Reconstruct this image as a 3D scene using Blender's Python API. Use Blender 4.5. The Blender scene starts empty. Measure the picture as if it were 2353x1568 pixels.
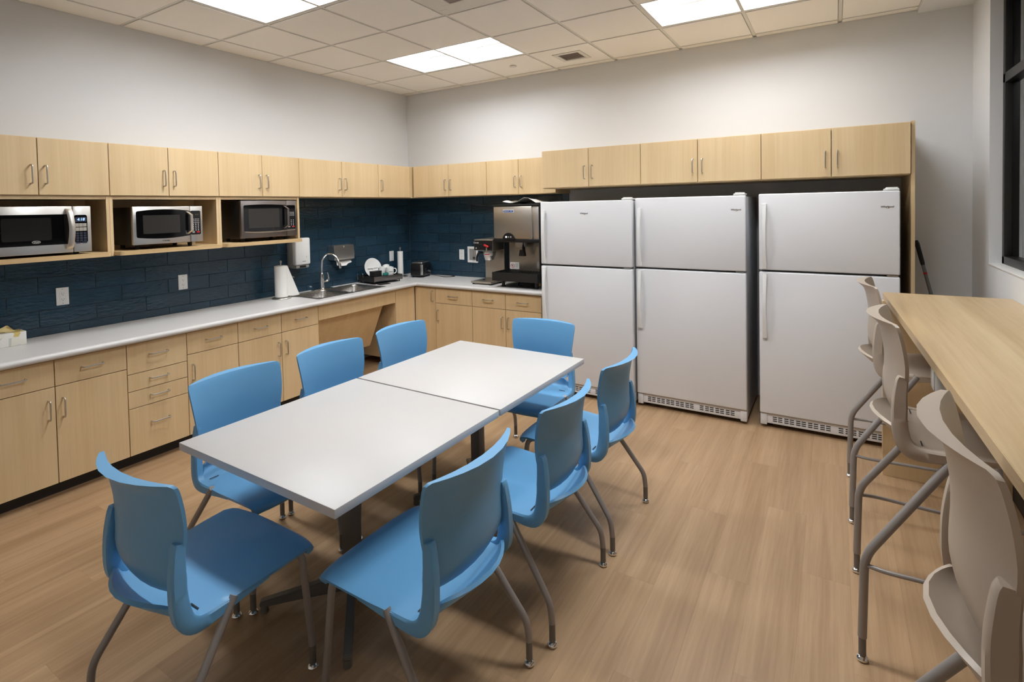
import bpy, bmesh, math, random
from mathutils import Vector, Matrix
random.seed(4)
scene = bpy.context.scene
COL = scene.collection

# ------------------------------------------------------------------ camera, world, exposure
H = 3.0786            # ceiling height
R = 5.335             # right wall
YB = -6.1             # wall behind the camera
yaw, pitch, roll = .5605, -.028, -.0197
fwd = Vector((-math.sin(yaw)*math.cos(pitch), math.cos(yaw)*math.cos(pitch), math.sin(pitch)))
rgt = Vector((math.cos(yaw), math.sin(yaw), 0)); upv = rgt.cross(fwd)
r2 = rgt*math.cos(roll)+upv*math.sin(roll); u2 = -rgt*math.sin(roll)+upv*math.cos(roll)
cd = bpy.data.cameras.new('camera'); cam = bpy.data.objects.new('camera', cd); COL.objects.link(cam)
cam.matrix_world = Matrix(((r2.x, u2.x, -fwd.x, 4.4935), (r2.y, u2.y, -fwd.y, -5.0674), (r2.z, u2.z, -fwd.z, 1.6692), (0, 0, 0, 1)))
cd.sensor_width = 36; cd.lens = 1229.65/2353*36
cd.shift_x = (1176.5-1145.45)/2353; cd.shift_y = (510.86-784)/2353
cd.clip_start = .02
scene.camera = cam
w = bpy.data.worlds.new('night'); scene.world = w; w.use_nodes = True
w.node_tree.nodes['Background'].inputs[0].default_value = (.004, .005, .008, 1)
w.node_tree.nodes['Background'].inputs[1].default_value = 1
vs = scene.view_settings; vs.view_transform = 'Standard'; vs.look = 'None'; vs.gamma = 1; vs.use_curve_mapping = False
vs.exposure = 0.25
LIGHT = 34.5          # troffer lens emission
LIGHT_COL = (.94, .97, 1.0)

# ------------------------------------------------------------------ materials
def srgb(r, g, b):
    f = lambda c: (c/255/12.92) if c/255 <= .04045 else ((c/255+.055)/1.055)**2.4
    return (f(r), f(g), f(b), 1)
def newmat(name):
    m = bpy.data.materials.new(name); m.use_nodes = True
    nt = m.node_tree; return m, nt, nt.nodes['Principled BSDF']
def N(nt, t, **k):
    n = nt.nodes.new(t)
    for a, v in k.items():
        if a in n.inputs: n.inputs[a].default_value = v
        else: setattr(n, a, v)
    return n
def mat(name, col, rough=.5, metal=0., bump=0., bscale=200., var=0., vscale=6., spec=.5, coat=0., aniso=None):
    m, nt, p = newmat(name); L = nt.links.new
    p.inputs['Base Color'].default_value = col; p.inputs['Roughness'].default_value = rough; p.inputs['Metallic'].default_value = metal
    p.inputs['Specular IOR Level'].default_value = spec; p.inputs['Coat Weight'].default_value = coat
    tc = N(nt, 'ShaderNodeTexCoord')
    if var:
        n = N(nt, 'ShaderNodeTexNoise', Scale=vscale, Detail=4.); L(tc.outputs['Object'], n.inputs['Vector'])
        mx = N(nt, 'ShaderNodeMix', data_type='RGBA'); L(n.outputs[0], mx.inputs[0])
        mx.inputs[6].default_value = tuple(c*(1-var) for c in col[:3])+(1,); mx.inputs[7].default_value = tuple(min(1, c*(1+var)) for c in col[:3])+(1,)
        L(mx.outputs[2], p.inputs['Base Color'])
    if aniso:                       # brushed metal: stretched noise in roughness
        mp = N(nt, 'ShaderNodeMapping'); mp.inputs['Scale'].default_value = aniso; L(tc.outputs['Object'], mp.inputs[0])
        n = N(nt, 'ShaderNodeTexNoise', Scale=1., Detail=3.); L(mp.outputs[0], n.inputs['Vector'])
        mr = N(nt, 'ShaderNodeMapRange'); mr.inputs[3].default_value = rough*.75; mr.inputs[4].default_value = rough*1.3
        L(n.outputs[0], mr.inputs[0]); L(mr.outputs[0], p.inputs['Roughness'])
    if bump:
        n = N(nt, 'ShaderNodeTexNoise', Scale=bscale, Detail=3.); L(tc.outputs['Object'], n.inputs['Vector'])
        b = N(nt, 'ShaderNodeBump', Strength=bump, Distance=.002); L(n.outputs[0], b.inputs['Height']); L(b.outputs[0], p.inputs['Normal'])
    return m
def wood(name, c1, c2, scale, rough=.42, amount=.55, fine=None, rnd=True, broad=2.0, vr=.03):
    """straight grained laminate; scale = coordinate scale (small along the grain)"""
    m, nt, p = newmat(name); L = nt.links.new
    tc = N(nt, 'ShaderNodeTexCoord'); oi = N(nt, 'ShaderNodeObjectInfo')
    add = N(nt, 'ShaderNodeVectorMath', operation='MULTIPLY_ADD'); L(oi.outputs['Random'], add.inputs[0]); add.inputs[1].default_value = (7.3, 11.1, 5.7) if rnd else (0, 0, 0); L(tc.outputs['Object'], add.inputs[2])
    mp = N(nt, 'ShaderNodeMapping'); mp.inputs['Scale'].default_value = scale; L(add.outputs[0], mp.inputs[0])
    n1 = N(nt, 'ShaderNodeTexNoise', Scale=1., Detail=6., Roughness=.65); L(mp.outputs[0], n1.inputs['Vector'])
    mp2 = N(nt, 'ShaderNodeMapping'); mp2.inputs['Scale'].default_value = tuple(s*.12 for s in scale); L(add.outputs[0], mp2.inputs[0])
    n2 = N(nt, 'ShaderNodeTexNoise', Scale=1., Detail=3.); n2.inputs['Distortion'].default_value = .6; L(mp2.outputs[0], n2.inputs['Vector'])
    mul = N(nt, 'ShaderNodeMath', operation='MULTIPLY_ADD'); L(n2.outputs[0], mul.inputs[0]); mul.inputs[1].default_value = broad; mul.inputs[2].default_value = -broad*.5
    sm = N(nt, 'ShaderNodeMath', operation='ADD'); L(n1.outputs[0], sm.inputs[0]); L(mul.outputs[0], sm.inputs[1])
    mr = N(nt, 'ShaderNodeMapRange'); mr.inputs[1].default_value = .5-amount*.5; mr.inputs[2].default_value = .5+amount*.5; L(sm.outputs[0], mr.inputs[0])
    mx = N(nt, 'ShaderNodeMix', data_type='RGBA'); L(mr.outputs[0], mx.inputs[0]); mx.inputs[6].default_value = c2; mx.inputs[7].default_value = c1
    hv = N(nt, 'ShaderNodeHueSaturation')
    mr2 = N(nt, 'ShaderNodeMapRange'); mr2.inputs[3].default_value = 1-vr; mr2.inputs[4].default_value = 1+vr; L(oi.outputs['Random'], mr2.inputs[0]); L(mr2.outputs[0], hv.inputs['Value'])
    L(mx.outputs[2], hv.inputs['Color']); L(hv.outputs[0], p.inputs['Base Color'])
    p.inputs['Roughness'].default_value = rough
    b = N(nt, 'ShaderNodeBump', Strength=.08, Distance=.001); L(n1.outputs[0], b.inputs['Height']); L(b.outputs[0], p.inputs['Normal'])
    return m
def emis(name, col, s):
    m, nt, p = newmat(name)
    p.inputs['Base Color'].default_value = (0, 0, 0, 1); p.inputs['Emission Color'].default_value = tuple(col)+(1,) if len(col) == 3 else col
    p.inputs['Emission Strength'].default_value = s
    return m
M = {}
M['wall'] = mat('painted_wall', srgb(220, 220, 220), .7, bump=.05, bscale=350)
M['white_paint'] = mat('white_paint', srgb(228, 226, 222), .5)
M['cab'] = wood('maple_laminate', srgb(224, 197, 154), srgb(213, 184, 139), (80, 80, 2.2), broad=1.3)
M['cab_h'] = wood('maple_laminate_bar', srgb(222, 194, 150), srgb(198, 166, 118), (60, 2.0, 60), amount=.6)
M['toe'] = mat('black_rubber_base', srgb(38, 34, 32), .55)
M['steel'] = mat('brushed_nickel', (.56, .54, .50, 1), .32, 1.0)
M['sinksteel'] = mat('satin_steel', (.58, .56, .53, 1), .27, 1.0, aniso=(4, 300, 300))
M['appsteel'] = mat('brushed_stainless', (.66, .64, .61, 1), .33, 1.0, aniso=(300, 3, 300))
M['darksteel'] = mat('black_stainless', (.26, .235, .23, 1), .35, 1.0, aniso=(300, 3, 300))
M['backsteel'] = mat('brushed_stainless_front', (.50, .46, .40, 1), .36, 1.0, aniso=(3, 300, 300))
M['chrome'] = mat('chrome', (.85, .85, .85, 1), .08, 1.0)
M['black'] = mat('black_plastic', srgb(20, 20, 21), .35)
M['blackmatte'] = mat('black_matte', srgb(24, 23, 23), .6)
M['blackglass'] = mat('black_glass', srgb(10, 10, 11), .06)
M['screen'] = mat('microwave_screen', srgb(48, 46, 43), .2)
M['screen_dark'] = mat('microwave_screen_dark', srgb(30, 29, 28), .15)
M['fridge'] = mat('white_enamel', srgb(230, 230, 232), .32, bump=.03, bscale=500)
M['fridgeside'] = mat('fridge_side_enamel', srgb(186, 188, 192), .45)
M['gasket'] = mat('grey_gasket', srgb(95, 95, 95), .6)
M['whiteplastic'] = mat('white_plastic', srgb(236, 236, 234), .35)
M['greyplastic'] = mat('grey_plastic', srgb(150, 148, 144), .45)
M['paper'] = mat('paper', srgb(240, 238, 234), .85, bump=.15, bscale=160)
M['ceramic'] = mat('white_ceramic', srgb(240, 240, 238), .15)
M['counter'] = mat('grey_laminate', srgb(212, 210, 208), .38, var=.02, vscale=260)
M['tabletop'] = mat('white_laminate', srgb(206, 203, 200), .40)
M['tableedge'] = mat('grey_edge_band', srgb(190, 188, 186), .45)
M['tablebase'] = mat('grey_metal_base', srgb(108, 104, 100), .42, .3)
M['blue'] = mat('blue_plastic', srgb(106, 167, 212), .40, bump=.06, bscale=900)
M['taupe'] = mat('taupe_plastic', srgb(178, 164, 148), .42, bump=.06, bscale=900)
M['leg'] = mat('silver_paint', srgb(150, 144, 140), .38, .25)
M['sleeve'] = mat('grey_sleeve', srgb(112, 106, 100), .5)
M['ctile'] = mat('ceiling_tile', srgb(247, 243, 237), .9, bump=.5, bscale=260, var=.05, vscale=420)
M['grid'] = mat('grid_white', srgb(222, 219, 212), .5)
M['pan'] = mat('troffer_pan', srgb(240, 240, 240), .5)
M['vent'] = mat('vent_grey', srgb(150, 138, 130), .6)
M['lens'] = emis('troffer_lens', LIGHT_COL, LIGHT)
M['lens_dimmed'] = emis('troffer_lens_dimmed', LIGHT_COL, LIGHT*.63)     # the row along the back wall is dimmed
M['frame'] = mat('black_aluminium', srgb(30, 29, 29), .4, .3)
M['grout'] = mat('grey_grout', srgb(112, 118, 122), .85)
M['red'] = mat('red_plastic', srgb(200, 30, 36), .35)
M['teal'] = mat('teal_plastic', srgb(26, 120, 112), .4)
M['logo'] = mat('logo_dark', srgb(52, 50, 50), .5)
M['gold'] = mat('logo_gold', srgb(176, 130, 60), .4)
M['bluebadge'] = mat('blue_badge', srgb(70, 96, 160), .3)
M['signred'] = mat('sign_red', srgb(196, 52, 50), .5)
M['pewter'] = mat('pewter_label', srgb(168, 162, 152), .5)
M['clearcup'] = mat('clear_plastic', srgb(205, 200, 190), .12, spec=.7)
M['greygrip'] = mat('grey_pole', srgb(128, 132, 134), .35, .4)
M['green'] = mat('pale_green', srgb(196, 214, 150), .4)
M['clock'] = emis('clock_digits', srgb(150, 190, 255), 2.2)
M['clockdim'] = emis('clock_digits_dim', srgb(150, 140, 60), .25)
M['led'] = emis('indicator_led', (1, 1, 1), 1.2)
M['navy'] = mat('navy_keys', srgb(44, 50, 68), .4)
M['floorbase'] = mat('subfloor', srgb(88, 66, 46), .9)
M['mesh_bronze'] = mat('tissue', srgb(226, 206, 150), .9)
def m_glass():
    m, nt, p = newmat('window_glass')
    p.inputs['Base Color'].default_value = (.9, .92, .92, 1); p.inputs['Roughness'].default_value = 0.0
    p.inputs['Transmission Weight'].default_value = 1.0; p.inputs['IOR'].default_value = 1.45
    return m
M['glass'] = m_glass()
def m_tile():
    m, nt, p = newmat('navy_glazed_tile'); L = nt.links.new
    tc = N(nt, 'ShaderNodeTexCoord'); oi = N(nt, 'ShaderNodeObjectInfo')
    add = N(nt, 'ShaderNodeVectorMath', operation='MULTIPLY_ADD'); L(oi.outputs['Random'], add.inputs[0]); add.inputs[1].default_value = (9, 5, 7); L(tc.outputs['Object'], add.inputs[2])
    n = N(nt, 'ShaderNodeTexNoise', Scale=5.5, Detail=3.); L(add.outputs[0], n.inputs['Vector'])
    mx = N(nt, 'ShaderNodeMix', data_type='RGBA'); L(n.outputs[0], mx.inputs[0]); mx.inputs[6].default_value = srgb(33, 56, 72); mx.inputs[7].default_value = srgb(45, 72, 90)
    hv = N(nt, 'ShaderNodeHueSaturation'); mr = N(nt, 'ShaderNodeMapRange'); mr.inputs[3].default_value = .88; mr.inputs[4].default_value = 1.12
    L(oi.outputs['Random'], mr.inputs[0]); L(mr.outputs[0], hv.inputs['Value']); L(mx.outputs[2], hv.inputs['Color']); L(hv.outputs[0], p.inputs['Base Color'])
    p.inputs['Roughness'].default_value = .11
    mp = N(nt, 'ShaderNodeMapping'); mp.inputs['Scale'].default_value = (22, 22, 60); L(add.outputs[0], mp.inputs[0])
    n2 = N(nt, 'ShaderNodeTexNoise', Scale=1., Detail=2.); L(mp.outputs[0], n2.inputs['Vector'])
    b = N(nt, 'ShaderNodeBump', Strength=.9, Distance=.004); L(n2.outputs[0], b.inputs['Height']); L(b.outputs[0], p.inputs['Normal'])
    return m
M['tile'] = m_tile()
M['plank'] = wood('vinyl_plank', srgb(192, 160, 124), srgb(150, 118, 85), (75, 2.6, 1), rough=.36, amount=1.05, broad=1.5, vr=.014)
M['bartop'] = wood('bar_laminate', srgb(212, 187, 148), srgb(184, 155, 113), (60, 1.8, 60), rough=.36, amount=.75, broad=1.6)
def m_tissuebox():
    m, nt, p = newmat('tissue_box_print'); L = nt.links.new
    tc = N(nt, 'ShaderNodeTexCoord'); mp = N(nt, 'ShaderNodeMapping'); mp.inputs['Rotation'].default_value = (.9, 0, 0); mp.inputs['Scale'].default_value = (18, 22, 22); L(tc.outputs['Object'], mp.inputs[0])
    v = N(nt, 'ShaderNodeTexVoronoi', Scale=1.); L(mp.outputs[0], v.inputs['Vector'])
    cr = N(nt, 'ShaderNodeValToRGB'); L(v.outputs['Color'], cr.inputs[0])
    e = cr.color_ramp.elements; e[0].color = srgb(200, 205, 195); e[1].color = srgb(240, 238, 230)
    for pos, c in ((.35, srgb(228, 226, 214)), (.5, srgb(206, 184, 110)), (.56, srgb(232, 230, 224)), (.75, srgb(214, 212, 220))):
        k = e.new(pos); k.color = c
    cr.color_ramp.interpolation = 'CONSTANT'; L(cr.outputs[0], p.inputs['Base Color']); p.inputs['Roughness'].default_value = .5
    return m
M['tissuebox'] = m_tissuebox()

# ------------------------------------------------------------------ mesh helpers
def smooth_path(pts, k=6):
    P = [Vector(p) for p in pts]; out = []
    for i in range(len(P)-1):
        p0 = P[max(i-1, 0)]; p1 = P[i]; p2 = P[i+1]; p3 = P[min(i+2, len(P)-1)]
        for j in range(k):
            t = j/k
            out.append(.5*((2*p1)+(-p0+p2)*t+(2*p0-5*p1+4*p2-p3)*t*t+(-p0+3*p1-3*p2+p3)*t**3))
    out.append(P[-1]); return out
def fillet(pts, r, k=5):
    P = [Vector(p) for p in pts]; out = [P[0]]
    for i in range(1, len(P)-1):
        a = (P[i-1]-P[i]); b = (P[i+1]-P[i]); rr = min(r, a.length*.45, b.length*.45)
        A = P[i]+a.normalized()*rr; Bp = P[i]+b.normalized()*rr
        for j in range(k+1):
            t = j/k; out.append(A*(1-t)**2+P[i]*2*t*(1-t)+Bp*t*t)
    out.append(P[-1]); return out
class MB:
    def __init__(s): s.bm = bmesh.new()
    def _app(s, t):
        me = bpy.data.meshes.new('t'); t.to_mesh(me); t.free(); s.bm.from_mesh(me); bpy.data.meshes.remove(me)
    def box(s, x0, x1, y0, y1, z0, z1, bev=0, seg=2, rot=None):
        t = bmesh.new(); bmesh.ops.create_cube(t, size=1)
        x0, x1 = min(x0, x1), max(x0, x1); y0, y1 = min(y0, y1), max(y0, y1); z0, z1 = min(z0, z1), max(z0, z1)
        for v in t.verts: v.co = Vector((x0+(v.co.x+.5)*(x1-x0), y0+(v.co.y+.5)*(y1-y0), z0+(v.co.z+.5)*(z1-z0)))
        if bev: bmesh.ops.bevel(t, geom=list(t.edges), offset=min(bev, .45*min(x1-x0, y1-y0, z1-z0)), segments=seg, affect='EDGES', profile=.5)
        if rot: bmesh.ops.rotate(t, verts=t.verts, cent=rot[0], matrix=Matrix.Rotation(rot[1], 3, rot[2]))
        s._app(t); return s
    def tube(s, pts, r, n=10, caps=True):
        P = [Vector(p) for p in pts]; rs = r if isinstance(r, (list, tuple)) else [r]*len(P)
        rings = []; nrm = None
        for i, p in enumerate(P):
            d = (P[min(i+1, len(P)-1)]-P[max(i-1, 0)]).normalized()
            if nrm is None: nrm = d.orthogonal().normalized()
            nrm = (nrm-d*nrm.dot(d)).normalized(); b = d.cross(nrm)
            rings.append([s.bm.verts.new(p+(nrm*math.cos(2*math.pi*j/n)+b*math.sin(2*math.pi*j/n))*rs[i]) for j in range(n)])
        for a, b in zip(rings, rings[1:]):
            for j in range(n): s.bm.faces.new((a[j], a[(j+1) % n], b[(j+1) % n], b[j]))
        if caps: s.bm.faces.new(rings[0][::-1]); s.bm.faces.new(rings[-1])
        return s
    def lathe(s, prof, c=(0, 0, 0), n=24, axis='z', cap=True):
        c = Vector(c); rings = []
        for r, h in prof:
            ring = []
            for j in range(n):
                a = 2*math.pi*j/n; v = Vector((r*math.cos(a), r*math.sin(a), h))
                if axis == 'x': v = Vector((v.z, v.x, v.y))
                if axis == 'y': v = Vector((v.y, v.z, v.x))
                ring.append(s.bm.verts.new(c+v))
            rings.append(ring)
        for a, b in zip(rings, rings[1:]):
            for j in range(n): s.bm.faces.new((a[j], a[(j+1) % n], b[(j+1) % n], b[j]))
        if cap: s.bm.faces.new(rings[0][::-1]); s.bm.faces.new(rings[-1])
        return s
    def prism(s, poly, axis, a, b, bev=0):
        t = bmesh.new()
        def mk(p, h):
            return {'x': (h, p[0], p[1]), 'y': (p[0], h, p[1]), 'z': (p[0], p[1], h)}[axis]
        A = [t.verts.new(mk(p, a)) for p in poly]; Bv = [t.verts.new(mk(p, b)) for p in poly]
        t.faces.new(A); t.faces.new(Bv[::-1])
        for i in range(len(poly)): t.faces.new((A[i], Bv[i], Bv[(i+1) % len(poly)], A[(i+1) % len(poly)]))
        bmesh.ops.recalc_face_normals(t, faces=t.faces)
        if bev: bmesh.ops.bevel(t, geom=list(t.edges), offset=bev, segments=2, affect='EDGES')
        s._app(t); return s
    def grid(s, rows, thick=0, closed=False):
        t = bmesh.new(); V = [[t.verts.new(p) for p in r] for r in rows]
        for a, b in zip(V, V[1:]):
            for j in range(len(a)-1): t.faces.new((a[j], a[j+1], b[j+1], b[j]))
        bmesh.ops.recalc_face_normals(t, faces=t.faces)
        if thick: bmesh.ops.solidify(t, geom=list(t.faces), thickness=thick)
        s._app(t); return s
    def sphere(s, c, r, sc=(1, 1, 1), n=14):
        t = bmesh.new(); bmesh.ops.create_uvsphere(t, u_segments=n, v_segments=max(6, n//2+2), radius=r)
        for v in t.verts: v.co = Vector((v.co.x*sc[0], v.co.y*sc[1], v.co.z*sc[2]))+Vector(c)
        s._app(t); return s
    def xf(s, m):
        bmesh.ops.transform(s.bm, matrix=m, verts=s.bm.verts); return s
    def build(s, name, m, parent=None, smooth=35, origin=None):
        """geometry given in world (or the thing's local) coordinates; parented pieces are shifted by the thing's location"""
        off = Vector((0, 0, 0)); q = parent
        while q is not None:
            off += q.location; q = q.parent
        if parent is not None and parent.get('_local'): off = Vector((0, 0, 0))
        if parent is not None and parent.parent is not None and parent.parent.get('_local'): off = Vector((0, 0, 0))
        o_ = Vector(origin) if origin else Vector((0, 0, 0))
        for v in s.bm.verts: v.co -= off+o_
        me = bpy.data.meshes.new(name); bmesh.ops.recalc_face_normals(s.bm, faces=s.bm.faces); s.bm.to_mesh(me); s.bm.free()
        me.materials.append(M[m] if isinstance(m, str) else m)
        if smooth:
            me.polygons.foreach_set('use_smooth', [True]*len(me.polygons)); me.set_sharp_from_angle(angle=math.radians(smooth))
        o = bpy.data.objects.new(name, me); COL.objects.link(o); o.location = o_
        if parent is not None: o.parent = parent
        return o
def thing(name, label, cat, loc=(0, 0, 0), group=None, rotz=0, local=False):
    o = bpy.data.objects.new(name, None); COL.objects.link(o); o.location = loc; o.rotation_euler = (0, 0, rotz)
    o.empty_display_size = .1; o['label'] = label; o['category'] = cat
    if group: o['group'] = group
    if local: o['_local'] = 1
    return o
def tag(o, label, cat, group=None):
    o['label'] = label; o['category'] = cat
    if group: o['group'] = group
    return o
def struct(o, label=None):
    o['kind'] = 'structure'
    if label: o['label'] = label
    return o
def dup(root, loc, rotz, label):
    r = root.copy(); COL.objects.link(r); r.location = loc; r.rotation_euler = (0, 0, rotz); r['label'] = label
    for ch in list(root.children):
        c = ch.copy(); COL.objects.link(c); c.parent = r
        for g in list(ch.children):
            d = g.copy(); COL.objects.link(d); d.parent = c
    return r
def text(body, size, mtx, m, name, parent, shear=0., depth=.0004, bold=0.):
    cu = bpy.data.curves.new('t', 'FONT'); cu.body = body; cu.size = size; cu.align_x = 'CENTER'; cu.align_y = 'CENTER'; cu.extrude = depth; cu.shear = shear; cu.offset = bold
    cu.resolution_u = 3
    o = bpy.data.objects.new('t', cu); COL.objects.link(o)
    bpy.context.view_layer.update(); dg = bpy.context.evaluated_depsgraph_get()
    me = bpy.data.meshes.new_from_object(o.evaluated_get(dg)); bpy.data.objects.remove(o); bpy.data.curves.remove(cu)
    b = MB(); b.bm.from_mesh(me); bpy.data.meshes.remove(me); b.xf(mtx)
    return b.build(name, m, parent, smooth=0)
def face_px(loc):       # text facing +x (reading along +y)
    return Matrix.Translation(loc) @ Matrix(((0, 0, 1, 0), (1, 0, 0, 0), (0, 1, 0, 0), (0, 0, 0, 1)))
def face_ny(loc):       # text facing -y (reading along +x)
    return Matrix.Translation(loc) @ Matrix(((1, 0, 0, 0), (0, 0, -1, 0), (0, 1, 0, 0), (0, 0, 0, 1)))
def rrect(y0, y1, z0, z1, r, k=4, bow=0.):
    out = []
    for cx, cz, a0 in ((y1-r, z1-r, 0), (y0+r, z1-r, 90), (y0+r, z0+r, 180), (y1-r, z0+r, 270)):
        for j in range(k+1):
            a = math.radians(a0+90*j/k); out.append((cx+r*math.cos(a), cz+r*math.sin(a)))
        if bow and a0 in (0, 180):
            s = 1 if a0 == 0 else -1
            for j in range(1, 6):
                t = j/6; yy = (y1-r)+(y0+r-y1+r)*t if a0 == 0 else (y0+r)+(y1-r-y0-r)*t
                out.append((yy, (z1 if a0 == 0 else z0)+s*bow*4*t*(1-t)))
    return out

# ------------------------------------------------------------------ the room
fl = struct(MB().box(0, R, YB, 0, -.06, -.008).build('floor', 'floorbase', smooth=0), 'warm brown wood-look plank floor')
PW, PL = .182, 1.22
x = 0.0; c = 0
while x < R-.005:
    x1 = min(x+PW, R)
    edges = [0.0]; yy = -(((c*.4137) % 1)*PL)
    while yy > YB+.02:
        if yy < -.02: edges.append(yy)
        yy -= PL
    edges.append(YB)
    for a, b in zip(edges, edges[1:]):
        g = .00015
        o = MB().box(x+g, x1-g, b+g, a-g, -.008, 0.0).build('plank', 'plank', fl, smooth=0, origin=((x+x1)/2, (a+b)/2, 0))
    x = x1; c += 1
wl = struct(MB().box(-.12, 0, YB, .12, 0, H+.3).build('wall_left', 'wall', smooth=0), 'white painted wall behind the long cabinet run')
wb = struct(MB().box(0, R+.12, 0, .12, 0, H+.3).build('wall_back', 'wall', smooth=0), 'white painted wall behind the fridges')
struct(MB().box(-.12, R+.12, YB-.12, YB, 0, H+.3).build('wall_front', 'wall', smooth=0), 'white painted wall behind the viewer')
WY0, WY1, WZ0, WZ1 = -4.6, -.49, 1.237, 2.96
wr = MB(); wr.box(R, R+.16, YB, WY0, 0, H+.3); wr.box(R, R+.16, WY1, 0, 0, H+.3); wr.box(R, R+.16, WY0, WY1, 0, WZ0); wr.box(R, R+.16, WY0, WY1, WZ1, H+.3)
struct(wr.build('wall_right', 'wall', smooth=0), 'white painted wall with the dark window')
# window
win = MB(); XF = R+.062
for a in (dict(y0=WY0, y1=WY1, z0=WZ0+.012, z1=WZ0+.062), dict(y0=WY0, y1=WY1, z0=WZ1-.05, z1=WZ1), dict(y0=WY1-.05, y1=WY1, z0=WZ0+.012, z1=WZ1), dict(y0=WY0, y1=WY0+.05, z0=WZ0+.012, z1=WZ1),
          dict(y0=WY0, y1=WY1, z0=2.385, z1=2.445), dict(y0=-1.9, y1=-1.84, z0=WZ0+.012, z1=WZ1), dict(y0=-3.26, y1=-3.2, z0=WZ0+.012, z1=WZ1)):
    win.box(XF, XF+.075, a['y0'], a['y1'], a['z0'], a['z1'], .003)
wo = struct(win.build('window_1', 'frame'), 'black framed window onto the night')
for (ya, yb) in ((WY0+.05, -3.26), (-3.2, -1.9), (-1.84, WY1-.05)):
    for (za, zb) in ((WZ0+.062, 2.385), (2.445, WZ1-.05)):
        MB().box(XF+.035, XF+.041, ya, yb, za, zb).build('pane', 'glass', wo, smooth=0)
MB().box(R-.004, XF+.06, WY0, WY1, WZ0, WZ0+.012, .003).build('window_sill', 'white_paint', wo)
# baseboards
struct(MB().box(R-.012, R, YB, 0, 0, .10, .003).build('baseboard_right', 'toe'), 'dark rubber baseboard under the window')
struct(MB().box(4.95, R-.012, -.012, 0, 0, .10, .003).build('baseboard_back', 'toe'), 'dark rubber baseboard beside the end panel')
struct(MB().box(0, .012, YB, -4.97, 0, .10, .003).build('baseboard_left', 'toe'), 'dark rubber baseboard past the cabinets')
# ceiling with tegular tiles and a grid
SX = 5.02
ce = struct(MB().box(-.12, R+.16, YB-.12, .12, H+.26, H+.3).build('ceiling', 'white_paint', smooth=0), 'suspended ceiling of square acoustic tiles')
struct(MB().box(SX, R, YB, 0, H-.032, H+.26).build('trim_1', 'wall', smooth=0), 'plain dropped soffit along the window wall')
T = .6096; GX0, GY0 = .2675, -.092
gx = [0.0]+[GX0+T*i for i in range(9) if GX0+T*i < SX-.05]+[SX]
gy = [0.0]+[GY0-T*i for i in range(11) if GY0-T*i > YB+.05]+[YB]
lights = [(1, 2), (5, 2), (1, 5), (5, 5)]           # grid cell of a 2x4 fixture: columns i,i+1
lights = [(i, j) for i, j in lights]
special = {(4, 4): 'diffuser', (4, 1): 'vent'}
lcells = set()
for i, j in lights: lcells |= {(i+1, j), (i+2, j)}
for i, xx in enumerate(gx[1:-1]):
    MB().box(xx-.0115, xx+.0115, YB, 0, H, H+.03).build('grid_runner', 'grid', ce, smooth=0)
for yy in gy[1:-1]:
    MB().box(0, SX, yy-.0115, yy+.0115, H-.0005, H+.028).build('grid_runner', 'grid', ce, smooth=0)
MB().box(0, .018, YB, 0, H, H+.02).build('wall_angle', 'grid', ce, smooth=0)
MB().box(0, SX, -.018, 0, H, H+.02).build('wall_angle', 'grid', ce, smooth=0)
for i in range(len(gx)-1):
    for j in range(len(gy)-1):
        if (i, j) in lcells or (i, j) in special: continue
        a, b = gx[i]+(.015 if i else .002), gx[i+1]-(.015 if i < len(gx)-2 else .002)
        c_, d = gy[j+1]+(.015 if j < len(gy)-2 else .002), gy[j]-(.015 if j else .002)
        MB().box(a, b, c_, d, H-.006, H+.016, .002, 1).build('ceiling_tile', 'ctile', ce, smooth=0, origin=((a+b)/2, (c_+d)/2, H))
# 2x4 troffers
LL = {(1, 2): 'long recessed ceiling light in the middle, nearest the back corner', (5, 2): 'recessed ceiling light above the right-hand fridges', (1, 5): 'recessed ceiling light at the top left above the near cabinets', (5, 5): 'recessed ceiling light out of view above the bar stools'}
for i, j in lights:
    x0, x1, y0, y1 = gx[i+1]+.012, gx[i+3]-.012, gy[j+1]+.012, gy[j]-.012
    t = thing('ceiling_light', LL[(i, j)], 'ceiling light', ((x0+x1)/2, (y0+y1)/2, H), 'recessed troffer lights')
    f = MB()
    for (a, b, c_, d) in ((x0, x1, y0, y0+.012), (x0, x1, y1-.012, y1), (x0, x0+.012, y0+.012, y1-.012), (x1-.012, x1, y0+.012, y1-.012)): f.box(a, b, c_, d, H+.001, H+.016)
    f.build('frame', 'grid', t, smooth=0)
    X0, X1, Y0, Y1 = x0+.012, x1-.012, y0+.012, y1-.012; zt = H+.105
    rows = []
    for k in range(9):                      # curved side reflectors
        s = k/8; yy = Y0+.135*s; zz = H+.012+(zt-H-.012)*math.sin(s*math.pi/2)
        rows.append([(X0, yy, zz), (X1, yy, zz)])
    MB().grid(rows, .002).build('reflector', 'pan', t)
    rows = [[(a[0], Y0+Y1-a[1], a[2]) for a in r] for r in rows]
    MB().grid(rows, .002).build('reflector', 'pan', t)
    for xa, xb in ((X0, X0+.03), (X1, X1-.03)):
        MB().grid([[(xa, Y0, H+.012), (xa, Y1, H+.012)], [(xb, Y0+.1, zt), (xb, Y1-.1, zt)]], .002).build('end_plate', 'pan', t)
    MB().box(X0+.025, X1-.025, Y0+.13, Y1-.13, zt-.004, zt+.004).build('lens', 'lens' if j == 5 else 'lens_dimmed', t, smooth=0)
    MB().box(x0, x1, y0, y1, zt+.012, zt+.03).build('housing', 'grid', t, smooth=0)
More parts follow.
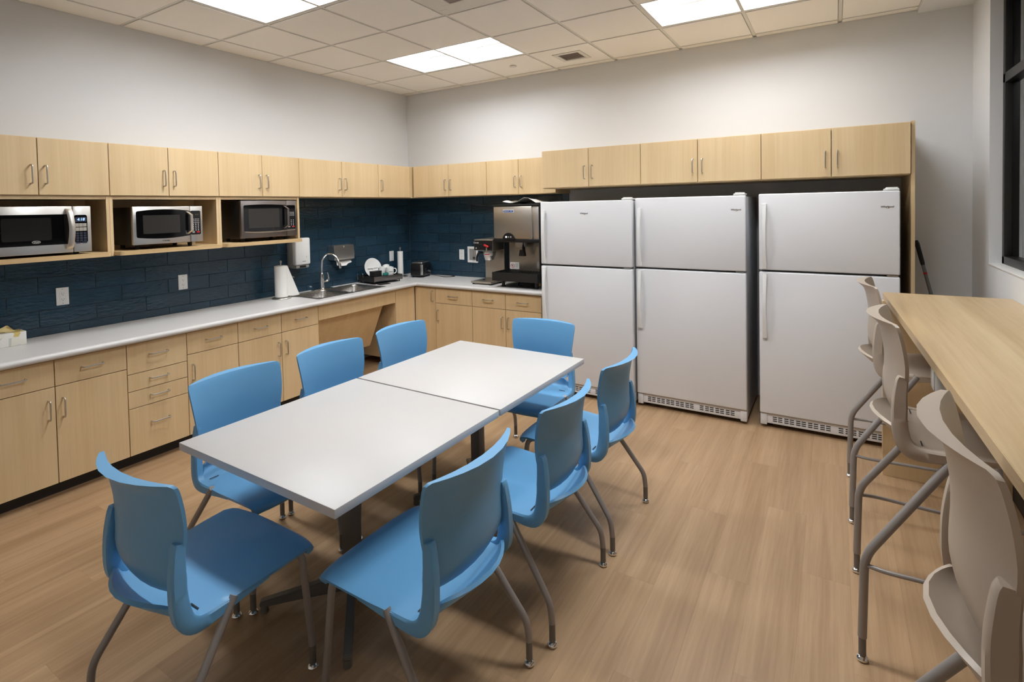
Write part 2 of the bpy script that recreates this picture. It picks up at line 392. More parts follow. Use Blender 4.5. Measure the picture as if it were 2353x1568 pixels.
# supply diffuser, vent tile, sprinkler cover
i, j = 4, 4; x0, x1, y0, y1 = gx[i]+.014, gx[i+1]-.014, gy[j+1]+.014, gy[j]-.014
t = thing('air_diffuser', 'square white ceiling air diffuser cut by the top edge', 'air vent', ((x0+x1)/2, (y0+y1)/2, H))
for k, (ins, z) in enumerate(((0, 0), (.09, -.012), (.17, -.006))):
    b = MB(); A = (x0+ins, x1-ins, y0+ins, y1-ins); wd = .075 if k < 2 else .13
    for (a, bb, c_, d) in ((A[0], A[1], A[2], A[2]+wd), (A[0], A[1], A[3]-wd, A[3]), (A[0], A[0]+wd, A[2]+wd, A[3]-wd), (A[1]-wd, A[1], A[2]+wd, A[3]-wd)):
        b.box(a, bb, c_, d, H+z-.004, H+z+.008, .002, 1)
    b.build('diffuser_ring', 'grid' if k < 2 else 'vent', t)
i, j = 4, 1; x0, x1, y0, y1 = gx[i]+.014, gx[i+1]-.014, gy[j+1]+.014, gy[j]-.014
t = thing('exhaust_vent', 'ceiling tile with a small grey square vent above the fridges', 'air vent', ((x0+x1)/2, (y0+y1)/2, H))
xm, ym = 2.41, -.40
b = MB()
for (a, bb, c_, d) in ((x0, xm-.1, y0, y1), (xm+.1, x1, y0, y1), (xm-.1, xm+.1, y0, ym-.1), (xm-.1, xm+.1, ym+.1, y1)): b.box(a, bb, c_, d, H-.006, H+.016)
b.build('face_plate', 'ctile', t, smooth=0)
b = MB()
for (a, bb, c_, d) in ((xm-.14, xm-.1, ym-.14, ym+.14), (xm+.1, xm+.14, ym-.14, ym+.14), (xm-.1, xm+.1, ym-.14, ym-.1), (xm-.1, xm+.1, ym+.1, ym+.14)): b.box(a, bb, c_, d, H-.012, H-.006, .002, 1)
b.build('rim', 'grid', t)
g = MB().box(xm-.1, xm+.1, ym-.1, ym+.1, H+.006, H+.012).build('grille', 'vent', t, smooth=0)
for k in range(7):
    MB().box(xm-.098, xm+.098, ym-.088+k*.028, ym-.080+k*.028, H-.006, H+.006).build('louvre', 'vent', g, smooth=0)
sp = MB().lathe([(.036, .0), (.036, .004), (.030, .006), (.030, .010)], (1.79, -.43, H-.016), 24).build('sprinkler_cover', 'grid', origin=(1.79, -.43, H-.016))
tag(sp, 'small round white sprinkler cover on a ceiling tile', 'sprinkler')

# backsplash tiles
TZ = [.869]+[.926+.1115*k for k in range(9)]; TZ[-1] = 1.80
def tiles(side, a_min, a_max, off_even, parent, zmax):
    """side 'L': along y on x=0; side 'B': along x on y=0"""
    LT = .328; g = .0016
    for k in range(len(TZ)-1):
        z0, z1 = TZ[k]+g, min(TZ[k+1]-g, zmax)
        if z1-z0 < .01: continue
        off = off_even + (0 if k % 2 == 1 else LT/2)
        n0 = math.floor((a_min-off)/LT)
        for n in range(n0, n0+40):
            a, b = max(off+n*LT, a_min)+g, min(off+(n+1)*LT, a_max)-g
            if b-a < .012: continue
            if side == 'L': q = MB().box(.002, .0095, a, b, z0, z1, .0012, 1); org = (0, (a+b)/2, z0)
            else: q = MB().box(a, b, -.0095, -.002, z0, z1, .0012, 1); org = ((a+b)/2, 0, z0)
            q.build('backsplash_tile', 'tile', parent, smooth=0, origin=org)
gl = MB().box(0, .003, -4.96, 0, .80, 1.80).build('grout_bed', 'grout', wl, smooth=0)
gb = MB().box(0.003, 2.18, -.003, 0, .80, 1.80).build('grout_bed', 'grout', wb, smooth=0)
tiles('L', -4.96, -.01, -1.40, wl, 1.80)
tiles('B', .01, 2.18, .30, wb, 1.80)

# ------------------------------------------------------------------ cabinets
def fb(mb, side, a0, a1, d0, d1, z0, z1, bev=0):
    if side == 'L': return mb.box(d0, d1, a0, a1, z0, z1, bev, 1)
    return mb.box(a0, a1, -d1, -d0, z0, z1, bev, 1)
def pt(side, a, d, z): return (d, a, z) if side == 'L' else (a, -d, z)
def handle(side, a, d, z, vertical, parent, L=.112):
    h = L/2; so = .032
    if vertical: P = [pt(side, a, d, z-h), pt(side, a, d+so, z-h), pt(side, a, d+so, z+h), pt(side, a, d, z+h)]
    else: P = [pt(side, a-h, d, z), pt(side, a-h, d+so, z), pt(side, a+h, d+so, z), pt(side, a+h, d, z)]
    return MB().tube(fillet(P, .012, 4), .0046, 8).build('handle', 'steel', parent)
def panel(name, side, a0, a1, d, z0, z1, parent, m='cab', g=.0023):
    return fb(MB(), side, a0+g, a1-g, d-.019, d, z0+g, z1-g, .0008).build(name, m, parent, smooth=0)
ZT, ZB, ZDR, DB, EB = .0856, .8215, .663, .602, .6185
def base_cab(side, a0, a1, label, cols, D, drawers=None):
    loc = pt(side, (a0+a1)/2, D/2, 0)
    t = thing('base_cabinet', label, 'cabinet', loc, 'base cabinets under the grey counter')
    b = MB(); fb(b, side, a0+.0005, a1-.0005, .012, D-.021, ZT, ZT+.018); fb(b, side, a0+.0005, a0+.018, .012, D-.021, ZT+.018, .828); fb(b, side, a1-.018, a1-.0005, .012, D-.021, ZT+.018, .828)
    fb(b, side, a0+.018, a1-.018, .012, .02, ZT+.018, .828); fb(b, side, a0+.018, a1-.018, D-.10, D-.021, .81, .828)
    b.build('body', 'cab', t, smooth=0)
    k = MB(); fb(k, side, a0, a1, D-.095, D-.08, 0, ZT); k.build('toe_kick', 'toe', t, smooth=0)
    for (c0, c1, kind) in cols:
        if kind == 'stack':
            zs = [ZT, .395, .508, .622, ZB]
            for q in range(4):
                dr = panel('drawer', side, c0, c1, D, zs[q], zs[q+1], t)
                handle(side, (c0+c1)/2, D, zs[q]+(zs[q+1]-zs[q])*(.56 if q else .62), False, dr)
        elif kind == 'filler':
            panel('filler_panel', side, c0, c1, D, ZT, ZB, t)
        elif kind == 'tallR':
            dr = panel('door', side, c0, c1, D, ZT, ZB, t); handle(side, c1-.035, D, .735, True, dr)
        else:
            dr = panel('drawer', side, c0, c1, D, ZDR, ZB, t); handle(side, (c0+c1)/2, D, .746, False, dr)
            dr = panel('door', side, c0, c1, D, ZT, ZDR, t); handle(side, (c1-.035) if kind == 'R' else (c0+.035), D, .532, True, dr)
    return t
bs = [-4.20, -3.8185, -3.4387, -3.0581, -2.6728, -2.2899, -1.9145]
base_cab('L', -4.96, -4.20, 'maple base cabinet at the left end of the counter, just out of frame', [(-4.96, -4.58, 'R'), (-4.58, -4.20, 'L')], DB)
base_cab('L', bs[0], bs[2], 'leftmost maple base cabinet with two drawers over two doors', [(bs[0], bs[1], 'R'), (bs[1], bs[2], 'L')], DB)
base_cab('L', bs[2], bs[3], 'narrow maple base cabinet with a stack of four drawers', [(bs[2], bs[3], 'stack')], DB)
base_cab('L', bs[3], bs[4], 'narrow maple base cabinet with one drawer and door beside the drawer stack', [(bs[3], bs[4], 'L')], DB)
base_cab('L', bs[4], bs[6], 'maple base cabinet with two drawers and doors left of the sink', [(bs[4], bs[5], 'R'), (bs[5], bs[6], 'L')], DB)
base_cab('L', -.925, -EB, 'plain maple corner filler cabinet right of the sink opening', [(-.925, -EB-.003, 'filler')], DB)
base_cab('B', DB+.002, .889, 'narrow tall-door maple base cabinet in the inner corner', [(DB+.002, .889, 'tallR')], EB)
base_cab('B', .889, 1.365, 'maple base cabinet with one wide drawer and door under the toaster side', [(.889, 1.365, 'L')], EB)
base_cab('B', 1.365, 2.16, 'maple base cabinet with two drawers under the ice dispenser, beside the fridge', [(1.365, 1.763, 'R'), (1.763, 2.16, 'L')], EB)
# open sink base
t = thing('sink_cabinet', 'open maple sink base with slanted knee panel under the sink', 'cabinet', (DB/2, -1.42, 0), 'base cabinets under the grey counter')
MB().box(DB-.019, DB, -1.9125, -.927, .69, ZB, .0008, 1).build('apron', 'cab', t, smooth=0)
MB().prism([(.53, .70), (.545, .70), (.335, .235), (.32, .235)], 'y', -1.90, -1.045).build('knee_panel', 'cab', t, smooth=0)
MB().box(.012, .50, -1.9125, -1.90, .086, .69).build('side_panel', 'cab', t, smooth=0)
MB().box(.0125, .025, -1.90, -.927, 0, ZT).build('toe_kick', 'toe', t, smooth=0)
# uppers
XU, ZU0, ZU1 = .352, 1.799, 2.1543
def upper(side, a0, a1, D, z0, z1, label, doors, niche=False, group='upper cabinets'):
    t = thing('upper_cabinet', label, 'cabinet', pt(side, (a0+a1)/2, D/2, z0), group)
    b = MB(); g = .0006
    fb(b, side, a0+g, a1-g, .001, D-.0205, z0-.004, z0+.016); fb(b, side, a0+g, a1-g, .001, D-.0205, z1-.016, z1+.002)
    fb(b, side, a0+g, a0+.018, .001, D-.0205, z0+.016, z1-.016); fb(b, side, a1-.018, a1-g, .001, D-.0205, z0+.016, z1-.016); fb(b, side, a0+.018, a1-.018, .001, .01, z0+.016, z1-.016)
    b.build('body', 'cab', t, smooth=0)
    for c0, c1, hs in doors:
        dr = panel('door', side, c0, c1, D, z0, z1, t)
        if hs: handle(side, c1-.036 if hs == 'R' else c0+.036, D, z0+.128, True, dr)
    if niche:
        fb(MB(), side, a0+g, a0+.0195, .012, .338, 1.389, z0-.0045).build('side_panel', 'cab', t, smooth=0)
        fb(MB(), side, a1-.0195, a1-g, .012, .338, 1.389, z0-.0045).build('side_panel', 'cab', t, smooth=0)
        fb(MB(), side, a0+.0195, a1-.0195, .010, .016, 1.389, z0-.0045).build('back_panel', 'cab', t, smooth=0)
        fb(MB(), side, a0+.0195, a1-.0195, .016, .335, z0-.024, z0-.0045).build('top_panel', 'cab', t, smooth=0)
        y0, y1, xf, r = a0+.0205, a1-.0205, .412, .03
        poly = [(.016, y0), (xf-r, y0)]+[(xf-r+r*math.sin(q), y0+r-r*math.cos(q)) for q in [math.pi/2*k/5 for k in range(1, 6)]]
        poly += [(xf-r+r*math.cos(q), y1-r+r*math.sin(q)) for q in [math.pi/2*k/5 for k in range(0, 6)]]+[(.016, y1)]
        MB().prism(poly, 'z', 1.392, 1.420).build('shelf', 'cab_h', t, smooth=20)
    return t
us = [-4.16, -3.7765, -3.3958, -3.0142, -2.6368, -2.253, -1.8794, -1.3789, -.8754]
upper('L', -4.92, us[0], XU, ZU0, ZU1, 'maple upper cabinet at the far left end, out of frame', [(-4.92, -4.54, 'R'), (-4.54, us[0], 'L')], True)
upper('L', us[0], us[2], XU, ZU0, ZU1, 'leftmost maple upper cabinet with open bay for the large microwave', [(us[0], us[1], 'R'), (us[1], us[2], 'L')], True)
upper('L', us[2], us[4], XU, ZU0, ZU1, 'maple upper cabinet with open bay for the middle microwave', [(us[2], us[3], 'R'), (us[3], us[4], 'L')], True)
upper('L', us[4], us[6], XU, ZU0, ZU1, 'maple upper cabinet with open bay for the dark microwave', [(us[4], us[5], 'R'), (us[5], us[6], 'L')], True)
upper('L', us[6], us[8], XU, ZU0, ZU1, 'two-door maple upper cabinet above the sink', [(us[6], us[7], 'R'), (us[7], us[8], 'L')])
upper('L', us[8], -.345, XU, ZU0, ZU1, 'single-door maple upper cabinet ending at the inner corner', [(us[8], -.37, 'L')])
upper('B', XU+.001, 1.3857, .3388, ZU0, ZU1, 'two-door maple upper cabinet just right of the corner above the toaster', [(.378, .8799, 'R'), (.8799, 1.3857, 'L')])
upper('B', 1.3857, 2.192, .3388, ZU0, ZU1, 'two-door maple upper cabinet above the ice dispenser', [(1.3857, 1.7732, 'R'), (1.7732, 2.192, 'L')])
cf = MB(); cf.box(.02, XU-.012, -.343, -.001, ZU0-.004, ZU1); cf.box(XU-.012, XU+.0005, -.369, -.346, ZU0-.002, ZU1)
tag(cf.build('corner_filler', 'cab', smooth=0, origin=(.18, -.17, ZU0)), 'maple filler block joining the upper cabinets in the corner', 'cabinet', 'upper cabinets')
fu = [2.1944, 2.6563, 3.121, 3.5793, 4.0318, 4.4769, 4.9231]
for k, nm in enumerate(('left', 'middle', 'right')):
    upper('B', fu[2*k], fu[2*k+2], .63, 1.8364, 2.1786, 'deep two-door maple cabinet above the %s fridge' % nm, [(fu[2*k], fu[2*k+1], 'R'), (fu[2*k+1], fu[2*k+2], 'L')], group='deep cabinets above the fridges')
tag(MB().box(4.9245, 4.946, -.615, -.001, 0, 2.186, .001, 1).build('end_panel', 'cab', smooth=0, origin=(4.935, -.3, 0)), 'tall maple end panel beside the right fridge', 'panel')

# ------------------------------------------------------------------ countertop with sink hole
SX0, SX1, SY0, SY1 = .125, .535, -1.845, -1.035       # sink cut-out
ct = MB(); za, zb, FR = .829, .869, .652
ct.box(.0105, FR-.02, -4.96, SY0, za, zb); ct.box(.0105, FR-.02, SY1, -.0105, za, zb)
ct.box(.0105, SX0, SY0, SY1, za, zb); ct.box(SX1, FR-.02, SY0, SY1, za, zb)
ct.box(FR-.02, 2.205, -FR+.02, -.0105, za, zb)
prof = [(0, za)]+[(.02*math.cos(a), (za+zb)/2+.02*math.sin(a)) for a in [math.radians(-90+180*k/8) for k in range(9)]]+[(0, zb)]
ct.prism([(FR-.02+p[0], p[1]) for p in prof[1:-1]], 'y', -4.96, -FR+.02)
ct.prism([(-(FR-.02)-p[0], p[1]) for p in prof[1:-1]], 'x', FR-.02, 2.205)
co = ct.build('countertop', 'counter', origin=(.33, -2.5, .829), smooth=30)
tag(co, 'long L-shaped grey laminate countertop with rounded edge', 'countertop')
# sink
t = thing('sink', 'double-bowl stainless steel sink set into the counter', 'sink', (.33, -1.44, .869))
b = MB(); rim = .022
for (a, c_, d, e) in ((SX0-rim, SX1+rim, SY0-rim, SY0+.01), (SX0-rim, SX1+rim, SY1-.01, SY1+rim), (SX0-rim, SX0+.01, SY0+.01, SY1-.01), (SX1-.01, SX1+rim, SY0+.01, SY1-.01), (SX0+.01, SX1-.01, -1.452, -1.428)):
    b.box(a, c_, d, e, .8695, .8735, .0015, 2)
b.build('rim', 'sinksteel', t)
for (ya, yb) in ((SY0+.008, -1.450), (-1.430, SY1-.008)):
    rows = []
    for q, (ins, z) in enumerate(((0, .872), (.004, .86), (.010, .76), (.025, .725), (.06, .715), (.19, .712))):
        P = rrect(SX0+.008+ins, SX1-.008-ins, ya+ins, yb-ins, max(.004, .055-ins*.2 if ins < .1 else .01), 5)
        P.append(P[0]); rows.append([(p[0], p[1], z) for p in P])
    MB().grid(rows, .0012).build('bowl', 'sinksteel', t)
    MB().lathe([(.001, .004), (.03, .003), (.042, .001), (.044, -.002)], ((SX0+SX1)/2, (ya+yb)/2, .715), 20).build('drain', 'chrome', t)
# faucet
fx, fy = .088, -1.44
t = thing('faucet', 'tall chrome gooseneck faucet behind the sink', 'faucet', (fx, fy, .874))
MB().lathe([(.031, 0), (.031, .006), (.024, .014), (.0215, .05), (.023, .10), (.019, .15), (.0135, .165)], (fx, fy, .874), 20).build('base', 'chrome', t)
MB().box(fx-.028, fx+.028, fy-.12, fy+.12, .8738, .8795, .0025).build('deck_plate', 'chrome', t)
MB().tube(smooth_path([(fx, fy, 1.03), (fx, fy, 1.11), (fx+.008, fy+.004, 1.17), (fx+.05, fy+.02, 1.225), (fx+.105, fy+.042, 1.23), (fx+.155, fy+.062, 1.19), (fx+.18, fy+.072, 1.13)], 6), .0118, 12).build('spout', 'chrome', t)
MB().tube([(fx+.18, fy+.072, 1.135), (fx+.19, fy+.075, 1.095), (fx+.194, fy+.076, 1.085)], [.0135, .015, .0125], 12).build('spray_head', 'chrome', t)
MB().tube(smooth_path([(fx, fy+.018, .945), (fx+.005, fy+.05, .948), (fx+.012, fy+.068, .965), (fx+.014, fy+.070, 1.0), (fx+.006, fy+.064, 1.035)], 5), [.012]*10+[.011]*5+[.007]*6, 10).build('lever', 'chrome', t)

# ------------------------------------------------------------------ refrigerators
def fridge(x0, x1, yf, h, label, logo_x, zsplit):
    t = thing('refrigerator', label, 'refrigerator', ((x0+x1)/2, -yf/2, 0), 'white top-freezer fridges')
    dt = .058
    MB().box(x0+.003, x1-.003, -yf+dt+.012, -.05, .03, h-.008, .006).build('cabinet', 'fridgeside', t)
    MB().box(x0+.012, x1-.012, -yf+dt-.001, -yf+dt+.012, .11, h-.012).build('door_gasket', 'gasket', t, smooth=0)
    fd = MB().box(x0, x1, -yf, -yf+dt, zsplit+.007, h, .009, 3).build('freezer_door', 'fridge', t)
    rd = MB().box(x0, x1, -yf, -yf+dt, .112, zsplit-.007, .009, 3).build('fridge_door', 'fridge', t)
    hx = x0+.038
    def hnd(z0, z1, parent, up):
        P = []
        n = 14
        b = MB(); rows = []
        for k in range(n+1):
            s = k/n; z = z0+(z1-z0)*s; q = s if up else 1-s          # q: 0 at the split, 1 at the far end
            out = .018+.030*math.sin(math.pi*min(1, q*1.02+.0))**.6 if 0 < q < 1 else .014
            out = .022+.026*math.sin(math.pi*q)
            wv = .017-.004*math.sin(math.pi*q)
            rows.append([(hx-wv, -yf-out+.010, z), (hx-wv*.8, -yf-out, z), (hx+wv*.8, -yf-out, z), (hx+wv, -yf-out+.010, z), (hx+wv*.8, -yf-out+.018, z), (hx-wv*.8, -yf-out+.018, z), (hx-wv, -yf-out+.010, z)])
        b.grid(rows)
        b.box(hx-.014, hx+.014, -yf-.024, -yf+.002, z0-.0, z0+.03, .003); b.box(hx-.014, hx+.014, -yf-.024, -yf+.002, z1-.03, z1, .003)
        b.build('handle', 'whiteplastic', parent)
    hnd(zsplit+.018, zsplit+.49, fd, True); hnd(zsplit-.49, zsplit-.02, rd, False)
    text('Whirlpool', .0172, face_ny((logo_x, -yf-.0008, h-.106)), 'logo', 'logo', fd, bold=.0003)
    MB().tube(smooth_path([(logo_x-.006, -yf-.001, h-.113), (logo_x+.004, -yf-.001, h-.119), (logo_x+.012, -yf-.001, h-.112), (logo_x+.010, -yf-.001, h-.100)], 5), .0008, 6).build('logo_swirl', 'gold', fd)
    hg = MB(); hg.box(x1-.085, x1-.004, -yf+.004, -yf+.12, h+.001, h+.014, .005); hg.box(x1-.075, x1-.01, -yf+.012, -yf+.075, h+.014, h+.022, .004); hg.build('hinge_cover', 'whiteplastic', t)
    MB().box(x1-.07, x1-.012, -yf+.004, -yf+.05, zsplit-.0035, zsplit+.0035).build('middle_hinge', 'steel', t, smooth=0)
    gr = MB(); gr.box(x0+.045, x1-.045, -yf+.020, -yf+.045, .034, .104, .003); gr.build('kick_grille', 'fridge', t)
    s = MB(); n = 9; w_ = (x1-x0-.16)/n
    for k in range(n):
        for q in range(2):
            xa = x0+.08+w_*k+q*w_*.46
            if k == 5 and q == 0: continue
            for z in (.056, .070, .084): s.box(xa+.004, xa+w_*.42, -yf+.0192, -yf+.0215, z-.004, z+.003)
    s.build('grille_slots', 'blackmatte', t, smooth=0)['kind'] = 'stuff'
    for xa in (x0+.002, x1-.047): MB().box(xa, xa+.045, -yf+.012, -yf+.075, .022, .106, .006).build('corner_foot', 'fridge', t)
    for xa in (x0+.06, x1-.06):
        for yy in (-yf+.10, -.12): MB().lathe([(.02, 0), (.02, .012), (.012, .014), (.012, .036)], (xa, yy, 0), 14).build('leveling_leg', 'black', t)
fridge(2.262, 3.096, .805, 1.708, 'white top-freezer fridge on the left, next to the ice dispenser', 2.681, 1.146)
fridge(3.108, 3.9395, .751, 1.722, 'white top-freezer fridge in the middle of the three', 3.874, 1.149)
fridge(4.0238, 4.8588, .726, 1.728, 'white top-freezer fridge on the right, beside the maple end panel', 4.79, 1.165)

# ------------------------------------------------------------------ microwaves
def microwave(y0, y1, z0, z1, xf, yc, style, label):
    t = thing('microwave', label, 'microwave', (xf/2, (y0+y1)/2, 1.4205), 'microwaves in the open bays')
    st = {'oster': 'appsteel', 'silver': 'appsteel', 'dark': 'darksteel'}[style]
    MB().box(.045, xf-.028, y0+.004, y1-.004, z0, z1-.004, .003).build('body', 'black', t)
    for yy in (y0+.06, y1-.06):
        for xx in (.09, xf-.08): MB().lathe([(.014, 0), (.016, z0-1.4205)], (xx, yy, 1.4205), 12).build('foot', 'blackmatte', t)
    hgt = z1-z0
    door = MB().box(xf-.028, xf, y0, yc-.001, z0+.002, z1, .004).build('door', st, t)
    cp = MB().box(xf-.028, xf, yc+.001, y1, z0+.002, z1, .004).build('control_panel', st, t)
    zl, zh = z0+hgt*.19, z1-hgt*.12
    if style == 'oster':
        MB().prism(rrect(y0+.03, yc-.02, zl, z1-hgt*.17, .008), 'x', xf-.004, xf+.0012).build('window', 'blackglass', door)
        MB().prism(rrect(y0+.09, yc-.11, zl+.03, z1-hgt*.17-.02, .012), 'x', xf+.0006, xf+.0016).build('screen', 'screen_dark', door)
        hy = yc-.022
        pts = [(xf-.002, hy, z0+hgt*.07), (xf+.018, hy+.002, z0+hgt*.16), (xf+.034, hy+.006, z0+hgt*.4), (xf+.036, hy+.006, z0+hgt*.6), (xf+.022, hy+.002, z0+hgt*.86), (xf-.002, hy, z1-hgt*.05)]
        rows = []
        for p in smooth_path(pts, 5): rows.append([(p.x, p.y-.017, p.z), (p.x+.005, p.y-.009, p.z), (p.x+.005, p.y+.009, p.z), (p.x, p.y+.017, p.z)])
        MB().grid(rows, .006).build('handle', 'appsteel', door)
        kp = MB().prism(rrect(yc+.008, y1-.022, z0+hgt*.20, z1-hgt*.19, .012), 'x', xf-.002, xf+.0015).build('keypad', 'blackglass', cp)
        ym = (yc+.008+y1-.022)/2
        MB().box(xf+.001, xf+.0022, ym-.030, ym+.030, z1-hgt*.34, z1-hgt*.24, .001, 1).build('display', 'navy', kp)
        text('4:18', .024, face_px((xf+.0026, ym, z1-hgt*.29)), 'clock', 'clock_digits', kp, shear=.15)
        bt = MB()
        for k, zz in ((0, .41), (1, .50)):
            for q in (-1, 0, 1): bt.box(xf+.001, xf+.003, ym+q*.0205-.0098, ym+q*.0205+.0098, z1-hgt*zz-.012, z1-hgt*zz+.011, .001, 1)
        bt.build('function_keys', 'pewter', kp)
        nb = MB()
        for r_ in range(4):
            for q in (-1, 0, 1): nb.box(xf+.001, xf+.0025, ym+q*.0205-.008, ym+q*.0205+.008, z1-hgt*(.59+.052*r_)-.006, z1-hgt*(.59+.052*r_)+.006, .001, 1)
        for q in (-1, 1): nb.box(xf+.001, xf+.0025, ym+q*.017-.013, ym+q*.017+.013, z1-hgt*.795-.005, z1-hgt*.795+.005, .001, 1)
        nb.build('number_keys', 'navy', kp)
        oy = y0+.25
        ov = MB().prism([(oy+.021*math.cos(2*math.pi*k/28), zl+.021+.0085*math.sin(2*math.pi*k/28)) for k in range(28)], 'x', xf+.001, xf+.0024).build('badge', 'whiteplastic', door)
        MB().prism([(oy+.019*math.cos(2*math.pi*k/28), zl+.021+.0068*math.sin(2*math.pi*k/28)) for k in range(28)], 'x', xf+.0022, xf+.0030).build('badge_field', 'blackglass', door)
        text('Oster', .0115, face_px((xf+.0034, oy, zl+.021)), 'whiteplastic', 'badge_lettering', door, shear=.25)
    else:
        bow = .012 if style == 'silver' else .006
        MB().prism(rrect(y0+.022, yc-.001, zl, zh, .012, bow=bow), 'x', xf-.004, xf+.0014).build('window', 'blackglass', door)
        MB().prism(rrect(y0+.065, yc-.075, zl+.026, zh-.03, .004), 'x', xf+.001, xf+.0020).build('screen', 'screen', door)
        hy = yc-.012
        za_, zb_ = zl+.012, zh-.006
        P = [(xf, hy-.012, za_), (xf+.034, hy+.004, za_+.026), (xf+.034, hy+.004, zb_-.026), (xf, hy-.012, zb_)]
        rows = [[(p[0], p[1]-.011, p[2]), (p[0]+.006, p[1]-.008, p[2]), (p[0]+.006, p[1]+.008, p[2]), (p[0], p[1]+.011, p[2])] for p in P]
        MB().grid(rows, .008).build('handle', st, door, smooth=20)
        kp = MB().prism(rrect(yc+.001, y1-.016, zl+.004, zh-.002, .010), 'x', xf-.002, xf+.0014).build('keypad', 'blackglass', cp)
        y_a, y_b = yc+.012, y1-.026; ym = (y_a+y_b)/2; dy = (y_b-y_a)/3
        if style == 'silver': text('4:17', .016, face_px((xf+.002, ym+.01, zh-.032)), 'clockdim', 'clock_digits', kp)
        b1 = MB()
        for r_ in range(3):
            for q in range(3): b1.box(xf+.001, xf+.0022, y_a+dy*q+.002, y_a+dy*(q+1)-.002, zh-.066-.013*r_-.003, zh-.066-.013*r_+.003)
        b1.build('function_keys', 'greyplastic', kp, smooth=0)
        b2 = MB()
        for r_ in range(4):
            for q in range(3): b2.box(xf+.001, xf+.0022, y_a+dy*(q+.5)-.0028, y_a+dy*(q+.5)+.0028, zl+.082-.0145*r_-.003, zl+.082-.0145*r_+.003)
        b2.build('number_keys', 'whiteplastic', kp, smooth=0)
        MB().box(xf+.001, xf+.0025, y_a, y_a+dy*1.0, zl+.018, zl+.029, .001, 1).build('start_key', 'pewter', kp)
        MB().box(xf+.001, xf+.0025, y_b-dy*1.15, y_b, zl+.018, zl+.029, .001, 1).build('stop_key', 'red', kp)
        if style == 'silver': text('TOSHIBA', .013, face_px((xf+.0006, (y0+yc)/2+.02, z0+hgt*.085)), 'logo', 'brand_lettering', door, bold=.0002)
        else:
            MB().tube([(xf+.001, y0+.03+(y1-y0-.05)*k/12, zl-.004-.010*4*(k/12)*(1-k/12)) for k in range(13)], .0022, 6).build('chrome_trim', 'chrome', door)
microwave(-4.06, -3.522, 1.434, 1.729, .385, -3.622, 'oster', 'large stainless microwave with curved handle in the leftmost bay')
microwave(-3.280, -2.796, 1.452, 1.723, .388, -2.889, 'silver', 'silver framed microwave in the middle bay')
microwave(-2.478, -1.945, 1.450, 1.764, .385, -2.050, 'dark', 'dark grey stainless microwave in the bay nearest the sink')

# ------------------------------------------------------------------ wall plates and dispensers
def outlet(side, a, z, label, switch=False):
    t = thing('wall_outlet' if not switch else 'light_switch', label, 'outlet' if not switch else 'switch', pt(side, a, .0, z), 'white wall plates on the backsplash')
    fb(MB(), side, a-.036, a+.036, .0095, .015, z-.060, z+.060, .002).build('cover_plate', 'whiteplastic', t)
    if switch:
        fb(MB(), side, a-.017, a+.017, .014, .0185, z-.034, z+.034, .002).build('rocker', 'ceramic', t)
    else:
        fb(MB(), side, a-.017, a+.017, .014, .0165, z-.034, z+.034, .001).build('receptacle', 'ceramic', t)
        s = MB()
        for zz in (z-.019, z+.019):
            for da, h in ((-.006, .0045), (.006, .0035)): fb(s, side, a+da-.001, a+da+.001, .0160, .0168, zz-h, zz+h)
            fb(s, side, a-.0022, a+.0022, .0160, .0168, zz-.012, zz-.008)
        s.build('socket_slots', 'blackmatte', t, smooth=0)
    m_ = MB()
    for zz in (z-.048, z+.048): m_.sphere(pt(side, a, .0152, zz), .0028, (1, 1, 1), 8)
    m_.build('screws', 'greyplastic', t)
outlet('L', -3.566, 1.118, 'white double outlet on blue tile under the large microwave')
outlet('L', -2.765, 1.112, 'white double outlet on blue tile under the middle microwave')
outlet('L', -.345, 1.112, 'white rocker switch on blue tile behind the dish rack', True)
outlet('B', .805, 1.125, 'white double outlet on blue tile between toaster and coffee brewer')
t = thing('recessed_valve_box', 'white recessed wall box with water valve beside the coffee brewer', 'wall box', (.965, 0, 1.13))
b = MB()
for (a, c_, d, e) in ((.892, 1.036, 1.195, 1.222), (.892, 1.036, 1.036, 1.064), (.892, .916, 1.064, 1.195), (1.012, 1.036, 1.064, 1.195)): b.box(a, c_, -.020, -.0095, d, e, .002, 1)
b.build('frame', 'whiteplastic', t)
MB().box(.916, 1.012, -.0135, -.0098, 1.064, 1.195).build('recess_back', 'greyplastic', t, smooth=0)
MB().tube([(.985, -.016, 1.19), (.985, -.018, 1.14), (.985, -.03, 1.10)], .006, 8).build('supply_pipe', 'chrome', t)
MB().lathe([(.001, 0), (.014, .002), (.014, .012), (.006, .016)], (.985, -.026, 1.085), 12, axis='z').build('valve_knob', 'blackmatte', t)
# white touchless towel dispenser
t = thing('towel_dispenser', 'white plastic touchless towel dispenser on the tile left of the faucet', 'dispenser', (.07, -1.70, 1.12))
y0, y1 = -1.79, -1.618
MB().box(.0098, .105, y0+.004, y1-.004, 1.125, 1.400, .012).build('housing', 'greyplastic', t)
MB().box(.095, .150, y0, y1, 1.150, 1.410, .014, 3).build('cover', 'whiteplastic', t)
MB().box(.04, .140, y0+.01, y1-.01, 1.117, 1.148, .010).build('chin', 'greyplastic', t)
MB().box(.139, .1412, y0+.05, y1-.05, 1.124, 1.142, .0005, 1).build('sensor_window', 'black', t)
MB().box(.1495, .1505, y0+.075, y0+.115, 1.180, 1.187).build('maker_mark', 'greyplastic', t, smooth=0)
MB().tube([(.150, y1-.05, 1.232), (.150, y1-.05, 1.220)], .0018, 6).build('key_slot', 'logo', t)
